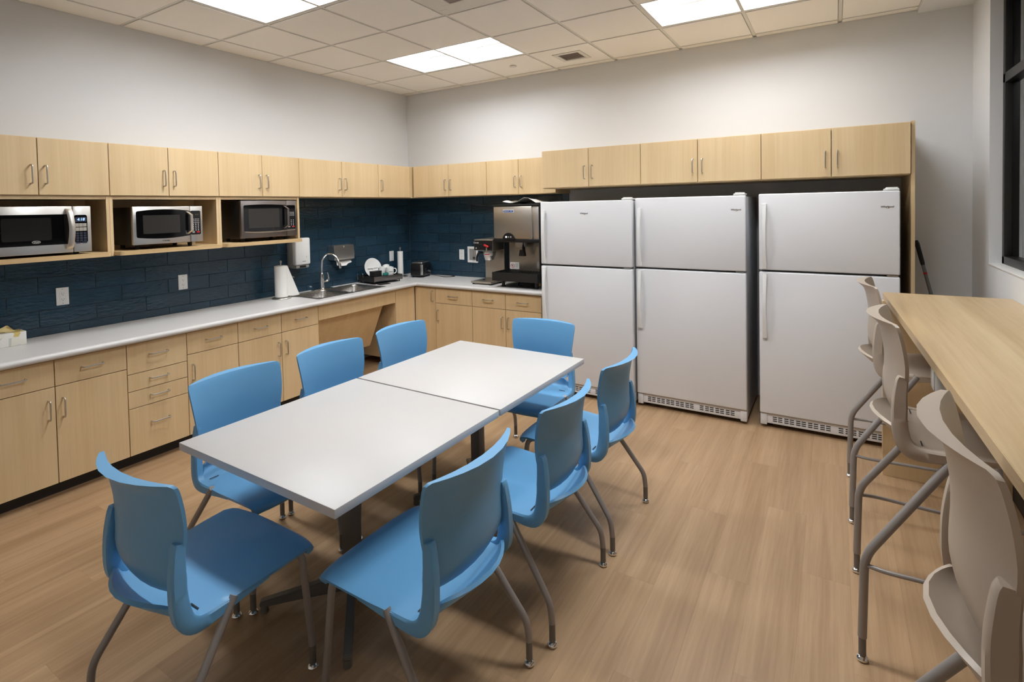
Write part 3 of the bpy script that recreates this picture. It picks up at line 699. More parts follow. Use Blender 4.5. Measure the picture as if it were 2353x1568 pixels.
# stainless folded towel dispenser
t = thing('folded_towel_dispenser', 'stainless steel folded paper towel dispenser on the tile behind the faucet', 'dispenser', (.06, -1.155, 1.14))
y0, y1 = -1.292, -1.022
MB().prism([(.0098, 1.150), (.112, 1.150), (.118, 1.200), (.106, 1.300), (.0098, 1.303)], 'y', y0, y1, .002).build('cabinet', 'appsteel', t)
MB().lathe([(.008, 0), (.008, .004), (.004, .006)], (.107, (y0+y1)/2, 1.283), 12, axis='x').build('lock', 'chrome', t)
MB().box(.02, .108, y0+.015, y1-.015, 1.143, 1.151).build('slot_plate', 'darksteel', t, smooth=0)
rows = []
for k in range(7):
    s = k/6; rows.append([(.06+.05*s+.01*math.sin(s*5), y0+.045+.006*q+.19*q, 1.15-.055*s-.012*q*(1-q)*4*s+(.018*s if q > .7 else 0)) for q in [n/8 for n in range(9)]])
tag(MB().grid(rows, .0015).build('paper_towel', 'paper', origin=(.08, -1.15, 1.10)), 'white paper sheet hanging from the stainless dispenser', 'paper towel')

# ------------------------------------------------------------------ counter items, left run
ZC = .8695
t = thing('tissue_box', 'pale patterned tissue box at the left end of the counter', 'tissue box', (.14, -3.935, ZC))
MB().box(.075, .195, -4.05, -3.82, ZC, .952, .002).build('carton', 'tissuebox', t)
MB().box(.115, .155, -4.0, -3.87, .9515, .9525).build('opening', 'greyplastic', t, smooth=0)
rows = []
for k in range(7):
    s = k/6; hw = .072*(1-s)+.003
    rows.append([(.135+.018*(1-s)*math.sin(q*3+k), -3.925+hw*q+.030*s, .949+.043*s+.003*math.sin(q*4)) for q in [n/5-1 for n in range(11)]])
MB().grid(rows, .001).build('tissue', 'mesh_bronze', t)
def towel_holder(x, y, rr, h, label, lab2, flap):
    t = thing('paper_towel_holder', label, 'paper towel holder', (x, y, ZC))
    MB().lathe([(.001, 0), (.082, 0), (.084, .005), (.080, .010), (.02, .013), (.008, .016)], (x, y, ZC), 32).build('base', 'steel', t)
    MB().lathe([(.006, 0), (.006, h+.025), (.010, h+.03), (.0105, h+.048), (.007, h+.052)], (x, y, ZC+.012), 14).build('post', 'steel', t)
    r_ = thing('paper_towel_roll', lab2, 'paper towel', (x, y, ZC+.016))
    MB().lathe([(.02, .0), (rr, .001), (rr, h-.001), (.02, h), (.02, .0)], (x, y, ZC+.016), 32, cap=False).build('roll', 'paper', r_)
    if flap:
        rows = []
        for k in range(9):
            s = k/8; z = ZC+.02+(h-.006)*s
            L_ = .10*(1-s)+.004
            rows.append([(x+rr*.35+.03*q*(1-s), y+rr*.94+L_*q+.0*q, z-.006*math.sin(q*3)) for q in [n/5 for n in range(6)]])
        MB().grid(rows, .0015).build('loose_sheet', 'paper', r_)
towel_holder(.19, -1.985, .056, .285, 'round steel paper towel holder beside the sink', 'paper towel roll with a loose hanging sheet, left of the sink', True)
towel_holder(.135, -.33, .034, .285, 'steel paper towel holder in the corner behind the dish rack', 'thin paper towel roll standing in the corner behind the dish rack', False)
t = thing('soap_bottle', 'clear pump soap bottle half hidden behind the paper towels', 'soap bottle', (.115, -1.835, ZC))
MB().lathe([(.001, 0), (.030, 0), (.031, .01), (.031, .09), (.026, .105), (.012, .115), (.012, .122)], (.115, -1.835, ZC), 20).build('bottle', 'clearcup', t)
MB().lathe([(.0315, .02), (.0318, .08)], (.115, -1.835, ZC), 20, cap=False).build('label_band', 'green', t)
MB().lathe([(.014, .12), (.014, .14), (.006, .143), (.005, .172), (.012, .174), (.012, .182)], (.115, -1.835, ZC), 14).build('pump', 'greyplastic', t)
MB().tube([(.115, -1.835, ZC+.178), (.145, -1.82, ZC+.178), (.152, -1.817, ZC+.172)], .0045, 8).build('nozzle', 'greyplastic', t)
# dish rack
RK = Matrix.Translation((.235, -.765, 0)) @ Matrix.Rotation(math.radians(-10), 4, 'Z')
def rk(mb): return mb.xf(RK)
t = thing('dish_rack', 'black and steel dish drying rack on the counter corner', 'dish rack', (.235, -.765, ZC))
b = MB(); hx_, hy_ = .15, .19
b.box(-hx_, hx_, -hy_, hy_, .893, .899)
for (a, c_, d, e) in ((-hx_, -hx_+.006, -hy_, hy_), (-hx_, hx_, -hy_, -hy_+.006), (-hx_, hx_, hy_-.006, hy_)): b.box(a, c_, d, e, .899, .948)
rk(b).build('tray', 'blackmatte', t, smooth=0)
rk(MB().box(hx_-.008, hx_, -hy_, hy_, .893, .950, .002)).build('front_panel', 'darksteel', t)
for sx in (-1, 1):
    for sy in (-1, 1):
        rk(MB().tube([(sx*(hx_-.02), sy*(hy_-.03), ZC), (sx*(hx_-.02), sy*(hy_-.03), .895)], .005, 8)).build('foot', 'blackmatte', t)
for k in range(9):
    yy = -hy_+.04+k*.038
    rk(MB().tube(fillet([(-.10, yy, .899), (-.10, yy, .935), (.06, yy, .935), (.06, yy, .899)], .01, 3), .002, 6)).build('wire', 'darksteel', t)
rk(MB().tube(fillet([(-hx_-.004, -hy_, .90), (-hx_-.004, -hy_, .975), (-hx_+.10, -hy_, .975), (-hx_+.10, -hy_, .93)], .012, 4), .003, 8)).build('wire', 'chrome', t)
rk(MB().box(hx_+.012, hx_+.075, -hy_+.03, -hy_+.16, ZC, ZC+.006, .002)).build('drain_spout', 'blackmatte', t)
t = None
pm = Matrix.Translation((.150, -.80, 1.022)) @ Matrix.Rotation(math.radians(-10), 4, 'Z') @ Matrix.Rotation(math.radians(74), 4, 'Y')
pl_ = MB().lathe([(.001, .0), (.055, .0), (.070, .004), (.108, .016), (.110, .019), (.106, .019), (.069, .008), (.054, .004), (.001, .004)], (0, 0, 0), 40).xf(pm)
p_ = pl_.build('divided_plate', 'ceramic', origin=(.150, -.80, .93))
tag(p_, 'round white divided plate standing upright in the dish rack', 'plate')
pd = MB().tube([(-.0, -.066, .012), (-.0, 0, .012), (-.0, .066, .012)], .006, 8); pd.tube([(0, 0, .012), (.066, 0, .012)], .006, 8); pd.xf(pm)
for v in pd.bm.verts: v.co -= Vector((.150, -.80, .93))
me = bpy.data.meshes.new('divider'); pd.bm.to_mesh(me); pd.bm.free(); me.materials.append(M['ceramic']); dv = bpy.data.objects.new('divider', me); COL.objects.link(dv); dv.parent = p_
def mug(x, y, z, tilt, ang, label, upside=False):
    t = thing('mug', label, 'mug', (x, y, z), 'white mugs in the dish rack', local=True)
    t.rotation_euler = (tilt, 0, ang)
    MB().lathe([(.001, .0), (.034, 0), (.038, .006), (.041, .05), (.041, .092), (.038, .094), (.0375, .05), (.034, .008), (.001, .006)], (0, 0, 0), 28, cap=False).build('cup', 'ceramic', t)
    MB().tube(smooth_path([(.039, 0, .075), (.062, 0, .074), (.072, 0, .05), (.062, 0, .025), (.039, 0, .022)], 5), .0055, 8).build('handle', 'ceramic', t)
    b = MB()
    rows = [[(.0414*math.cos(a), .0414*math.sin(a), zz) for a in [math.radians(-115+12*k) for k in range(6)]] for zz in (.040, .050)]
    b.grid(rows); b.build('print', 'greyplastic', t)
mug(.330, -.712, .938, 0, math.radians(55), 'white mug with a grey print at the front of the dish rack')
mug(.230, -.735, .938, math.radians(12), math.radians(150), 'white mug behind the front mug in the dish rack')
mug(.215, -.640, .950, math.radians(-28), math.radians(60), 'tilted white mug at the right of the dish rack')
t = thing('utensil_caddy', 'small black utensil caddy at the left of the dish rack', 'caddy', (.29, -.885, .90))
b = MB()
for (a, c_, d, e) in ((.255, .325, -.945, -.942), (.255, .325, -.838, -.835), (.255, .258, -.942, -.838), (.322, .325, -.942, -.838)): b.box(a, c_, d, e, .900, 1.004)
b.box(.255, .325, -.945, -.835, .9, .903); b.build('box', 'blackmatte', t, smooth=0)
MB().box(.252, .328, -.948, -.832, .998, 1.006, .002).build('rim', 'black', t)
tag(MB().tube([(.29, -.86, .91), (.285, -.845, 1.0), (.283, -.835, 1.032)], [.003, .004, .007], 8).build('fork', 'steel', origin=(.29, -.86, .91)), 'steel utensil standing in the black caddy', 'utensil')
tag(MB().box(.345, .372, -.845, -.775, .950, .982, .009, 3).build('sponge', 'teal', origin=(.358, -.81, .95)), 'teal dish scrubber resting on the rack front', 'sponge')

# ------------------------------------------------------------------ back counter items
TM = Matrix.Translation((.345, -.205, 0)) @ Matrix.Rotation(math.radians(14), 4, 'Z')
t = thing('toaster', 'black two-slice toaster with steel top near the corner', 'toaster', (.345, -.205, ZC))
MB().box(-.085, .085, -.125, .125, ZC+.010, 1.035, .028, 4).xf(TM).build('body', 'black', t)
MB().box(-.066, .066, -.105, .105, 1.028, 1.045, .008, 3).xf(TM).build('top', 'appsteel', t)
for sx in (-.028, .028): MB().box(sx-.012, sx+.012, -.075, .075, 1.0445, 1.0462).xf(TM).build('bread_slot', 'blackmatte', t, smooth=0)
MB().box(.055, .087, -.128, -.122, ZC+.03, 1.02, .004).xf(TM).build('end_trim', 'appsteel', t)
MB().box(.084, .100, -.02, .02, .985, 1.0, .004).xf(TM).build('lever', 'black', t)
MB().lathe([(.012, 0), (.012, .012), (.008, .014)], (.085, .05, .93), 14, axis='x').xf(TM).build('browning_knob', 'chrome', t)
b = MB()
for k in range(3): b.lathe([(.005, 0), (.005, .004)], (.085, -.05, .92+.022*k), 10, axis='x')
b.xf(TM).build('buttons', 'chrome', t)
for sx in (-.06, .06):
    for sy in (-.09, .09): MB().lathe([(.012, 0), (.012, .011)], (sx, sy, ZC), 10).xf(TM).build('foot', 'blackmatte', t)
MB().tube(smooth_path([(.42, -.11, ZC+.012), (.47, -.075, ZC+.004), (.55, -.12, ZC+.004), (.66, -.15, ZC+.004), (.74, -.085, ZC+.004), (.70, -.05, ZC+.006), (.60, -.04, ZC+.012), (.52, -.03, ZC+.006)], 6), .0042, 8).build('power_cord', 'black', t)
# coffee brewer
t = thing('coffee_brewer', 'commercial coffee brewer with black control head and steel column', 'coffee maker', (1.38, -.25, ZC))
MB().box(1.265, 1.515, -.49, -.06, ZC+.012, ZC+.032, .002, 1).build('base_plate', 'backsteel', t)
for sx in (1.285, 1.495):
    for sy in (-.47, -.08): MB().lathe([(.012, 0), (.012, .012)], (sx, sy, ZC), 10).build('foot', 'blackmatte', t)
MB().box(1.262, 1.505, -.205, -.06, ZC+.032, 1.335, .003, 1).build('column', 'backsteel', t)
MB().box(1.268, 1.505, -.425, -.205, 1.218, 1.335, .003, 1).build('head', 'backsteel', t)
cpn = MB().box(1.271, 1.502, -.4285, -.4245, 1.222, 1.322, .001, 1).build('control_panel', 'black', t)
text('Curtis', .026, face_ny((1.297, -.4290, 1.300)), 'whiteplastic', 'brand_lettering', cpn, shear=.3)
MB().box(1.33, 1.395, -.4292, -.4284, 1.272, 1.29).build('display', 'screen', cpn, smooth=0)
MB().lathe([(.0085, 0), (.0085, .004)], (1.300, -.4325, 1.243), 14, axis='y').build('brew_button', 'pewter', cpn)
MB().tube([(1.445, -.43, 1.262), (1.445, -.452, 1.250), (1.445, -.456, 1.214)], .0095, 10).build('hot_water_tap', 'chrome', t)
MB().box(1.41, 1.472, -.462, -.440, 1.262, 1.280, .006, 3, rot=((1.44, -.45, 1.27), .35, 'Y')).build('tap_lever', 'red', t)
br = MB().lathe([(.048, 0), (.052, .004), (.066, .055), (.072, .075), (.072, .095), (.068, .095)], (1.392, -.315, 1.112), 28).build('brew_basket', 'appsteel', t)
rows = [[(1.392+.0695*math.cos(a)*k2, -.315+.0695*math.sin(a)*k2, z) for a in [math.radians(-110+10*k) for k in range(9)]] for z, k2 in ((1.160, .935), (1.188, 1.045))]
MB().grid(rows).build('warning_label', 'whiteplastic', br)
rows = [[(1.392+.0700*math.cos(a)*k2, -.315+.0700*math.sin(a)*k2, z) for a in [math.radians(-108+10*k) for k in range(6)]] for z, k2 in ((1.170, .975), (1.180, 1.015))]
MB().grid(rows).build('label_print', 'signred', br)
MB().tube(smooth_path([(1.335, -.355, 1.19), (1.30, -.385, 1.185), (1.285, -.395, 1.15), (1.284, -.396, 1.10)], 5), .0105, 10).build('basket_handle', 'black', br)
MB().lathe([(.016, 0), (.016, .012), (.024, .016)], (1.392, -.315, 1.096), 16).build('spout', 'appsteel', br)
MB().lathe([(.012, 0), (.012, .006)], (1.33, -.34, ZC+.032), 12).build('plate_stud', 'black', t)
# ice and water dispenser
t = thing('ice_dispenser', 'tall stainless countertop ice and water dispenser beside the left fridge', 'ice dispenser', (1.83, -.3, ZC))
x0, x1 = 1.572, 2.105
MB().box(x0+.006, x1-.085, -.518, -.06, 1.352, 1.676, .010, 2).build('upper_front', 'backsteel', t)
MB().box(x1-.088, x1-.012, -.500, -.06, 1.352, 1.676, .004, 2).build('side_pillar', 'appsteel', t)
MB().box(x0, x1, -.522, -.055, 1.676, 1.694, .003).build('top_cover', 'black', t)
MB().box(x0, x1-.006, -.515, -.06, 1.318, 1.352, .004).build('lower_trim', 'black', t)
MB().box(x0+.03, x1-.012, -.26, -.06, ZC+.06, 1.318, .003).build('rear_panel', 'backsteel', t)
MB().box(x1-.012, x1, -.52, -.055, ZC+.05, 1.69, .002).build('side_panel', 'black', t)
bd = MB().box(1.695, 1.815, -.5215, -.517, 1.612, 1.642, .001, 1).build('badge', 'whiteplastic', t)
MB().box(1.699, 1.811, -.5226, -.521, 1.616, 1.638).build('badge_field', 'bluebadge', bd, smooth=0)
MB().box(1.706, 1.768, -.5232, -.5224, 1.624, 1.631).build('badge_mark', 'pewter', bd, smooth=0)
MB().lathe([(.004, 0), (.005, .0006)], (1.79, -.5232, 1.628), 10, axis='y').build('badge_mark', 'whiteplastic', bd)
kp = MB().prism([(1.755+.068*math.cos(math.pi*k/20), 1.345+.068*math.sin(math.pi*k/20)) for k in range(21)], 'y', -.526, -.512).build('control_dome', 'black', t)
MB().lathe([(.0095, 0), (.0095, .002)], (1.730, -.5278, 1.372), 16, axis='y').build('lit_button', 'led', kp)
for xx in (1.757, 1.784): MB().lathe([(.0085, 0), (.0085, .002)], (xx, -.5278, 1.372), 16, axis='y').build('button', 'greyplastic', kp)
MB().lathe([(.055, 0), (.060, .03), (.062, .06)], (1.80, -.36, 1.262), 24).build('chute', 'clearcup', t)
MB().prism([(1.795, 1.172), (1.865, 1.172), (1.852, 1.235), (1.852, 1.318), (1.836, 1.318), (1.836, 1.235), (1.808, 1.235)], 'y', -.40, -.36, .003).build('dispense_lever', 'black', t)
MB().lathe([(.009, 0), (.009, .004)], (2.015, -.2645, 1.290), 12, axis='y').build('key_lock', 'chrome', t)
sg = MB().box(1.612, 1.722, -.2625, -.2605, 1.02, 1.092).build('safety_sign', 'whiteplastic', t, smooth=0)
rg = MB(); cx_, cz_ = 1.643, 1.054
rg.tube([(cx_+.021*math.cos(2*math.pi*k/24), -.2632, cz_+.021*math.sin(2*math.pi*k/24)) for k in range(25)], .0022, 6, caps=False); rg.tube([(cx_-.014, -.2632, cz_+.014), (cx_+.014, -.2632, cz_-.014)], .002, 6)
rg.build('prohibition_ring', 'signred', sg)
rg = MB(); rg.tube([(cx_-.004, -.2628, cz_-.012), (cx_+.006, -.2628, cz_+.012)], .0024, 6); rg.tube([(cx_-.012, -.2628, cz_), (cx_+.0, -.2628, cz_+.008)], .0018, 6); rg.build('pictogram', 'logo', sg)
rg = MB()
for k in range(5): rg.box(1.672, 1.714-.006*(k % 2), -.2629, -.2624, 1.076-.009*k, 1.079-.009*k)
rg.build('sign_lines', 'greyplastic', sg, smooth=0)
lb = MB().box(1.93, 2.03, -.2625, -.2605, 1.035, 1.105).build('data_label', 'pewter', t, smooth=0)
tr = MB(); ty0, ty1, tz0, tz1 = -.585, -.262, .938, 1.022
tr.box(x0+.02, x1+.0, ty0, ty1, tz0, tz0+.012)
for (a, c_, d, e) in ((x0+.02, x1, ty0, ty0+.012), (x0+.02, x0+.032, ty0+.012, ty1), (x1-.012, x1, ty0+.012, ty1)): tr.box(a, c_, d, e, tz0+.012, tz1)
tr.build('drip_tray', 'blackmatte', t, smooth=0)
for k in range(14): MB().box(x0+.04+k*.035, x0+.05+k*.035, ty0+.014, ty1, tz1-.018, tz1-.012).build('grate_bar', 'black', t, smooth=0)
MB().box(x0+.05, x1-.03, -.30, -.07, ZC+.055, ZC+.07).build('chassis', 'black', t, smooth=0)
for sx in (x0+.10, x1-.06):
    for sy in (-.50, -.12): MB().lathe([(.024, 0), (.024, .012), (.016, .016), (.016, .07)], (sx, sy, ZC), 16).build('foot', 'black', t)
MB().tube(smooth_path([(1.78, -.30, .93), (1.80, -.42, .885), (1.90, -.46, .880), (2.0, -.40, .89), (2.04, -.25, .92)], 5), .006, 8).build('drain_hose', 'black', t)
MB().lathe([(.014, 0), (.014, .03), (.01, .032)], (2.03, -.40, .885), 12).build('pipe_fitting', 'gold', t)
# paper heap on the dispenser
rows = []
for k in range(11):
    s = k/10; rows.append([(1.66+.42*s, -.47+.30*q, 1.697+.055*math.exp(-((s-.62)/.22)**2)*(1-.5*q)+.012*abs(math.sin(7*s+5*q))+(.028*(1-s*6) if s < .16 else 0)) for q in [n/7 for n in range(8)]])
tag(MB().grid(rows, .0012).build('plastic_bag', 'paper', origin=(1.87, -.35, 1.695)), 'crumpled white plastic bag lying on top of the ice dispenser', 'bag')

# ------------------------------------------------------------------ tables
def table(cx, cy, ang, label):
    t = thing('cafe_table', label, 'table', (cx, cy, 0), 'white square tables pushed together', ang, True)
    h, W2 = .749, .4655
    MB().box(-W2, W2, -W2, W2, h-.031, h, .0025, 2).build('tabletop', 'tabletop', t)
    MB().box(-.03, .03, -.03, .03, .075, h-.045, .006, 2).build('column', 'tablebase', t)
    MB().box(-.20, .20, -.20, .20, h-.045, h-.031, .004).build('mounting_plate', 'tablebase', t)
    for k in range(4):
        a = math.radians(45+90*k); L_ = .37
        m_ = Matrix.Rotation(a, 4, 'Z')
        MB().prism([(.02, .045), (.02, .118), (L_*.6, .078), (L_, .052), (L_+.006, .040), (L_, .028), (L_*.6, .036)], 'y', -.016, .016, .003).xf(m_).build('foot_arm', 'tablebase', t)
        g_ = MB().lathe([(.015, 0), (.017, .004), (.014, .03)], (L_-.012, 0, 0), 12).xf(m_).build('glide', 'sleeve', t)
    return t
ta = -.0147
def tpos(a, b): return (2.2606+a*math.cos(ta)-b*math.sin(ta), -3.9593+a*math.sin(ta)+b*math.cos(ta))
p1 = tpos(.466, .4655); p2 = tpos(.466, .4655+.931+.0116)
table(p1[0], p1[1], ta, 'white square table nearest the camera, between the blue chairs')
table(p2[0], p2[1], ta, 'white square table farther back, toward the fridges')

# ------------------------------------------------------------------ blue chairs and taupe stools
def sheet(b, front, rear):
    """closed volume between two equal grids"""
    t = bmesh.new(); F = [[t.verts.new(p) for p in r] for r in front]; G = [[t.verts.new(p) for p in r] for r in rear]
    n, k = len(F), len(F[0])
    for i in range(n-1):
        for j in range(k-1):
            t.faces.new((F[i][j], F[i][j+1], F[i+1][j+1], F[i+1][j])); t.faces.new((G[i][j], G[i+1][j], G[i+1][j+1], G[i][j+1]))
    for i in range(n-1):
        t.faces.new((F[i][0], F[i+1][0], G[i+1][0], G[i][0])); t.faces.new((F[i][-1], G[i][-1], G[i+1][-1], F[i+1][-1]))
    for j in range(k-1):
        t.faces.new((F[0][j], G[0][j], G[0][j+1], F[0][j+1])); t.faces.new((F[-1][j], F[-1][j+1], G[-1][j+1], G[-1][j]))
    bmesh.ops.recalc_face_normals(t, faces=t.faces)
    b._app(t); return b
def offset(rows, d):
    out = []
    for i, r in enumerate(rows):
        o = []
        for j, p in enumerate(r):
            a = Vector(rows[min(i+1, len(rows)-1)][j])-Vector(rows[max(i-1, 0)][j]); c = Vector(r[min(j+1, len(r)-1)])-Vector(r[max(j-1, 0)])
            o.append(tuple(Vector(p)+c.cross(a).normalized()*d))
        out.append(o)
    return out
def resample(path, k):
    return [tuple(v) for v in smooth_path(path, k)]
def shell(t, m, dz=0.):
    # seat: rows from front to rear; (y, z, half width, plan curve, dish)
    prof = [(.278, .412, .215, -.016, 0), (.292, .428, .228, -.020, 0), (.289, .445, .238, -.022, 0), (.270, .458, .246, -.018, 0), (.225, .463, .250, -.006, .002), (.13, .457, .248, 0, .005), (.03, .450, .243, 0, .006), (-.06, .446, .236, 0, .006),
            (-.12, .446, .226, .0, .004), (-.165, .452, .208, .010, .0), (-.200, .466, .196, .030, -.004), (-.228, .484, .188, .048, -.008), (-.250, .502, .180, .062, -.012), (-.262, .514, .172, .068, -.016)]
    T_ = [-1, -.985, -.94, -.87, -.75, -.55, -.3, 0, .3, .55, .75, .87, .94, .985, 1]
    rows = []
    for (y, z, wv, cv, ds) in prof:
        rows.append([(wv*q, y+cv*q*q*(q*q if cv < 0 else 1), z+ds*q*q+dz-(.003*(abs(q)-.9)/.1 if abs(q) > .9 else 0)) for q in T_])
    sheet(MB(), rows, [[(p[0]*.985, p[1], p[2]) for p in r] for r in offset(rows, .013)]).build('seat', m, t, smooth=50)
    # backrest panel, bent backwards into a crescent lip along the top
    prof = resample([(.508, -.180, .176), (.516, -.189, .187), (.545, -.203, .193), (.585, -.214, .199), (.63, -.216, .208), (.68, -.213, .218), (.73, -.213, .2255), (.78, -.219, .231), (.825, -.227, .2345), (.858, -.234, .2365), (.872, -.238, .2365), (.880, -.241, .2360)], 2)
    front, rear = [], []
    for (z, y, wv) in prof:
        h_ = (z-.508)/.372; bow = .022+.024*min(1, h_*3); f, r_ = [], []
        flare = max(0., (z-.835)/.045)**1.6
        for q in T_:
            rnd = max(0., (abs(q)-.93)/.07)**2*.008*max(0., (z-.80)/.08)
            low = .018*q*q*max(0., 1-h_*8)
            f.append((wv*q, y+bow*q*q, z+dz-rnd+low))
            r_.append((wv*q*(1-.012*flare), y+bow*q*q-.011-.030*flare*(1-q*q), z+dz-rnd+low+.002*flare*(1-q*q)))
        front.append(f); rear.append(r_)
    b = sheet(MB(), front, rear)
    # side struts sweeping from the seat sides round the heel and up behind the back panel
    path = resample([(.085, .443, .008), (.01, .438, .013), (-.07, .432, .019), (-.125, .430, .0225), (-.158, .437, .025), (-.180, .460, .0255), (-.190, .50, .0245), (-.196, .55, .020), (-.197, .60, .017), (-.194, .645, .0145), (-.190, .678, .0125), (-.188, .692, .008)], 3)
    n = len(path)
    for sx in (-1, 1):
        P = [Vector((0, p[0], p[1])) for p in path]; rows = []
        for i, p in enumerate(P):
            d = (P[min(i+1, n-1)]-P[max(i-1, 0)]).normalized(); n_ = Vector((0, -d.z, d.y)); hh = path[i][2]
            u = i/(n-1); xo = .238-.0195*max(0., min(1., (u-.35)/.55)); xi = xo-.036+.006*max(0., (u-.6)/.4)
            c1, c2 = p+n_*hh, p-n_*hh
            ring = [(xi+.004, c1), (xo-.006, c1), (xo, c1*.85+c2*.15), (xo, c1*.15+c2*.85), (xo-.006, c2), (xi+.004, c2), (xi, c1*.15+c2*.85), (xi, c1*.85+c2*.15), (xi+.004, c1)]
            fw = .010*max(0., min(1., (u-.55)/.15))       # outer front corner reaches the panel edge
            rows.append([(sx*q[0], q[1].y+(fw if k in (3, 4) else 0), q[1].z+dz) for k, q in enumerate(ring)])
        b.grid(rows)
        for r_ in (rows[0], rows[-1]): b.bm.faces.new([b.bm.verts.new(v) for v in r_[:-1]])
    bmesh.ops.remove_doubles(b.bm, verts=b.bm.verts, dist=.0002)
    b.build('backrest', m, t, smooth=42)
    for sx in (-1, 1): MB().box(sx*.150, sx*.192, -.128, -.124, .4515+dz, .4530+dz).build('seat_slot', 'blackmatte', t, smooth=0)
def glide(leg, x, y, slv=True):
    MB().lathe([(.001, 0), (.013, .0), (.0185, .005), (.0195, .011), (.016, .017), (.008, .021), (.008, .026)], (x, y, 0), 16).build('glide', 'chrome', leg)
    if slv: MB().tube([(x, y, .022), (x, y, .088)], .0122, 12).build('sleeve', 'sleeve', leg)
def chair_parts(t):
    shell(t, 'blue')
    for sx in (-1, 1):
        l = MB().tube(fillet([(sx*.185, .10, .437), (sx*.205, .238, .440), (sx*.237, .25, .088)], .05, 6), .0128, 12).build('front_leg', 'leg', t); glide(l, sx*.237, .25)
        l = MB().tube(fillet([(sx*.232, -.035, .452), (sx*.263, -.243, .160), (sx*.264, -.25, .088)], .03, 5), .0128, 12).build('rear_leg', 'leg', t); glide(l, sx*.264, -.25)
        MB().tube([(sx*.232, -.045, .432), (sx*.14, -.02, .430)], .010, 10).build('leg_bracket', 'sleeve', t)
    f = MB(); f.tube([(-.195, .14, .436), (.195, .14, .436)], .009, 10); f.tube([(-.15, -.02, .430), (.15, -.02, .430)], .009, 10); f.build('under_frame', 'sleeve', t)
CH = [(2.198, -3.545, -90, 'blue plastic chair on the cabinet side of the near table, closest to the camera'),
      (2.205, -2.968, -90, 'middle of the three blue chairs facing away from the base cabinets'),
      (2.220, -2.385, -90, 'blue chair on the cabinet side of the far table, nearest the sink'),
      (3.300, -3.675, 90, 'blue plastic chair at the front right corner of the near table'),
      (3.335, -3.030, 90, 'middle of the three blue chairs on the open floor side'),
      (3.345, -2.405, 90, 'blue chair on the fridge side aisle, nearest the fridges'),
      (2.800, -2.020, 180, 'blue chair at the far end of the tables, back toward the left fridge'),
      (2.642, -4.078, 0, 'blue chair at the near end of the tables with its back to the camera')]
c0 = thing('blue_chair', CH[0][3], 'chair', (CH[0][0], CH[0][1], 0), 'blue chairs around the tables', math.radians(CH[0][2]), True)
chair_parts(c0)
for (x, y, a, lab) in CH[1:]: dup(c0, (x, y, 0), math.radians(a), lab)
def stool_parts(t):
    dz = .345; shell(t, 'taupe', dz)
    for sx in (-1, 1):
        l = MB().tube(fillet([(sx*.19, .10, .437+dz), (sx*.205, .235, .435+dz), (sx*.262, .29, .088)], .05, 6), .0135, 12).build('front_leg', 'leg', t); glide(l, sx*.262, .29)
        l = MB().tube(fillet([(sx*.228, -.035, .447+dz), (sx*.268, -.298, .385), (sx*.272, -.305, .088)], .05, 6), .0145, 12).build('rear_leg', 'leg', t); glide(l, sx*.272, -.305)
        MB().tube([(sx*.228, -.06, .425+dz), (sx*.14, -.02, .430+dz)], .010, 10).build('leg_bracket', 'sleeve', t)
    yf = .272
    MB().tube(fillet([(-.27, -.303, .356), (-.285, -.24, .356), (-.25, yf, .356), (.25, yf, .356), (.285, -.24, .356), (.27, -.303, .356)], .03, 4), .0075, 10).build('footrest', 'leg', t)
    f = MB(); f.tube([(-.195, .14, .436+dz), (.195, .14, .436+dz)], .009, 10); f.tube([(-.15, -.02, .430+dz), (.15, -.02, .430+dz)], .009, 10); f.build('under_frame', 'sleeve', t)
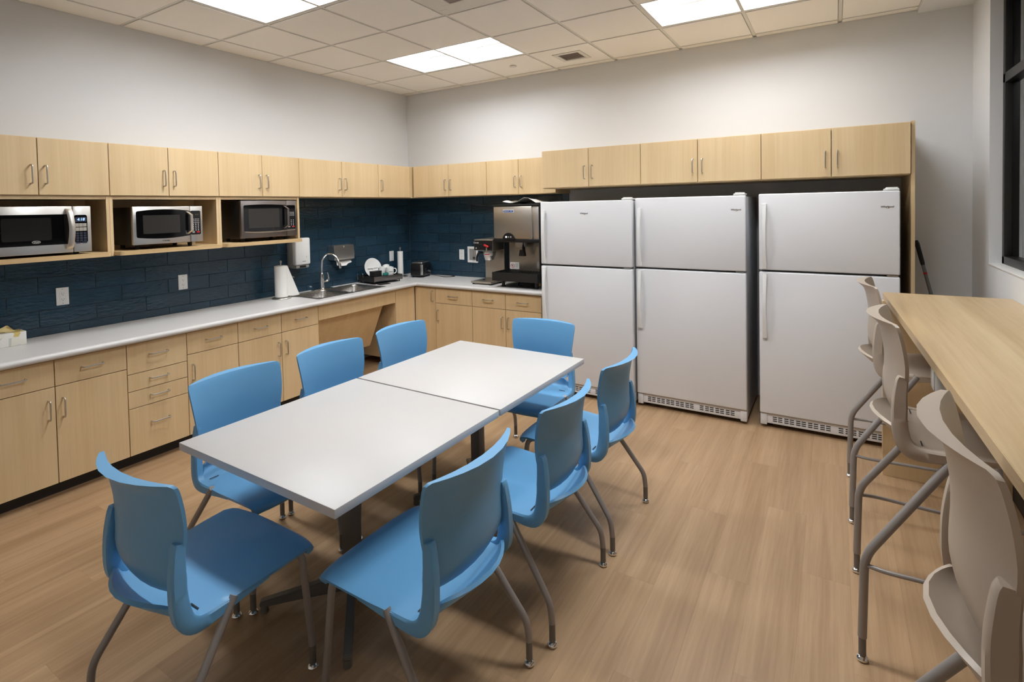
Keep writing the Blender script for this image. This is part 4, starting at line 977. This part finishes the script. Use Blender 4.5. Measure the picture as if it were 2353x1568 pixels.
ST = [(4.875, -1.53, 'taupe bar stool at the far end of the bar, nearest the fridges'), (4.882, -2.505, 'middle taupe bar stool of the three along the bar'), (4.918, -3.70, 'nearest taupe bar stool, cut by the right edge of the photo')]
s0 = thing('bar_stool', ST[0][2], 'bar stool', (ST[0][0], ST[0][1], 0), 'taupe bar stools along the bar', math.radians(-90), True)
stool_parts(s0)
for (x, y, lab) in ST[1:]: dup(s0, (x, y, 0), math.radians(-90), lab)

# ------------------------------------------------------------------ bar counter
t = thing('bar_counter', 'high maple bar counter along the window wall', 'bar counter', (5.04, -2.8, 0))
MB().prism([(4.745, -1.03), (R-.001, -1.03), (R-.001, -4.75), (4.843, -4.75)], 'z', 1.062, 1.100, .0015).build('top', 'bartop', t, smooth=0)
MB().box(4.738, R-.013, -1.132, -1.10, 0, 1.0615, .001, 1).build('support_panel', 'cab', t, smooth=0)
MB().box(4.86, R-.013, -4.60, -4.568, 0, 1.0615, .001, 1).build('support_panel', 'cab', t, smooth=0)
MB().box(R-.03, R-.001, -4.567, -1.133, .98, 1.0615).build('wall_cleat', 'cab', t, smooth=0)
t = thing('power_box', 'small white plastic power box fixed under the bar edge', 'power box', (4.885, -2.3, 1.0))
MB().box(4.836, 4.935, -2.37, -2.23, .872, 1.0615, .02, 4).build('case', 'whiteplastic', t)
MB().box(4.831, 4.838, -2.335, -2.265, .895, 1.0, .002).build('socket_face', 'ceramic', t)
# broom
t = thing('broom', 'broom with grey pole and black grip leaning in the corner behind the bar', 'broom', (5.27, -.22, 0))
A, Bq = Vector((5.268, -.235, .12)), Vector((5.010, -.05, 1.362))
def on(s): return A+(Bq-A)*s
MB().tube([on(0), on(.86)], .0115, 12).build('pole', 'greygrip', t)
MB().tube([on(.855), on(.87), on(.98), on(1.0)], [.012, .0145, .0155, .010], 12).build('grip', 'black', t)
MB().tube([on(.80), on(.812)], .0119, 12).build('label_band', 'signred', t)
MB().box(5.20, 5.315, -.30, -.17, .085, .13, .012).build('head', 'black', t)
MB().prism([(-.31, .0), (-.16, .0), (-.175, .09), (-.295, .09)], 'x', 5.205, 5.31).build('bristles', 'blackmatte', t)

for o in bpy.data.objects:
    if '_local' in o: del o['_local']
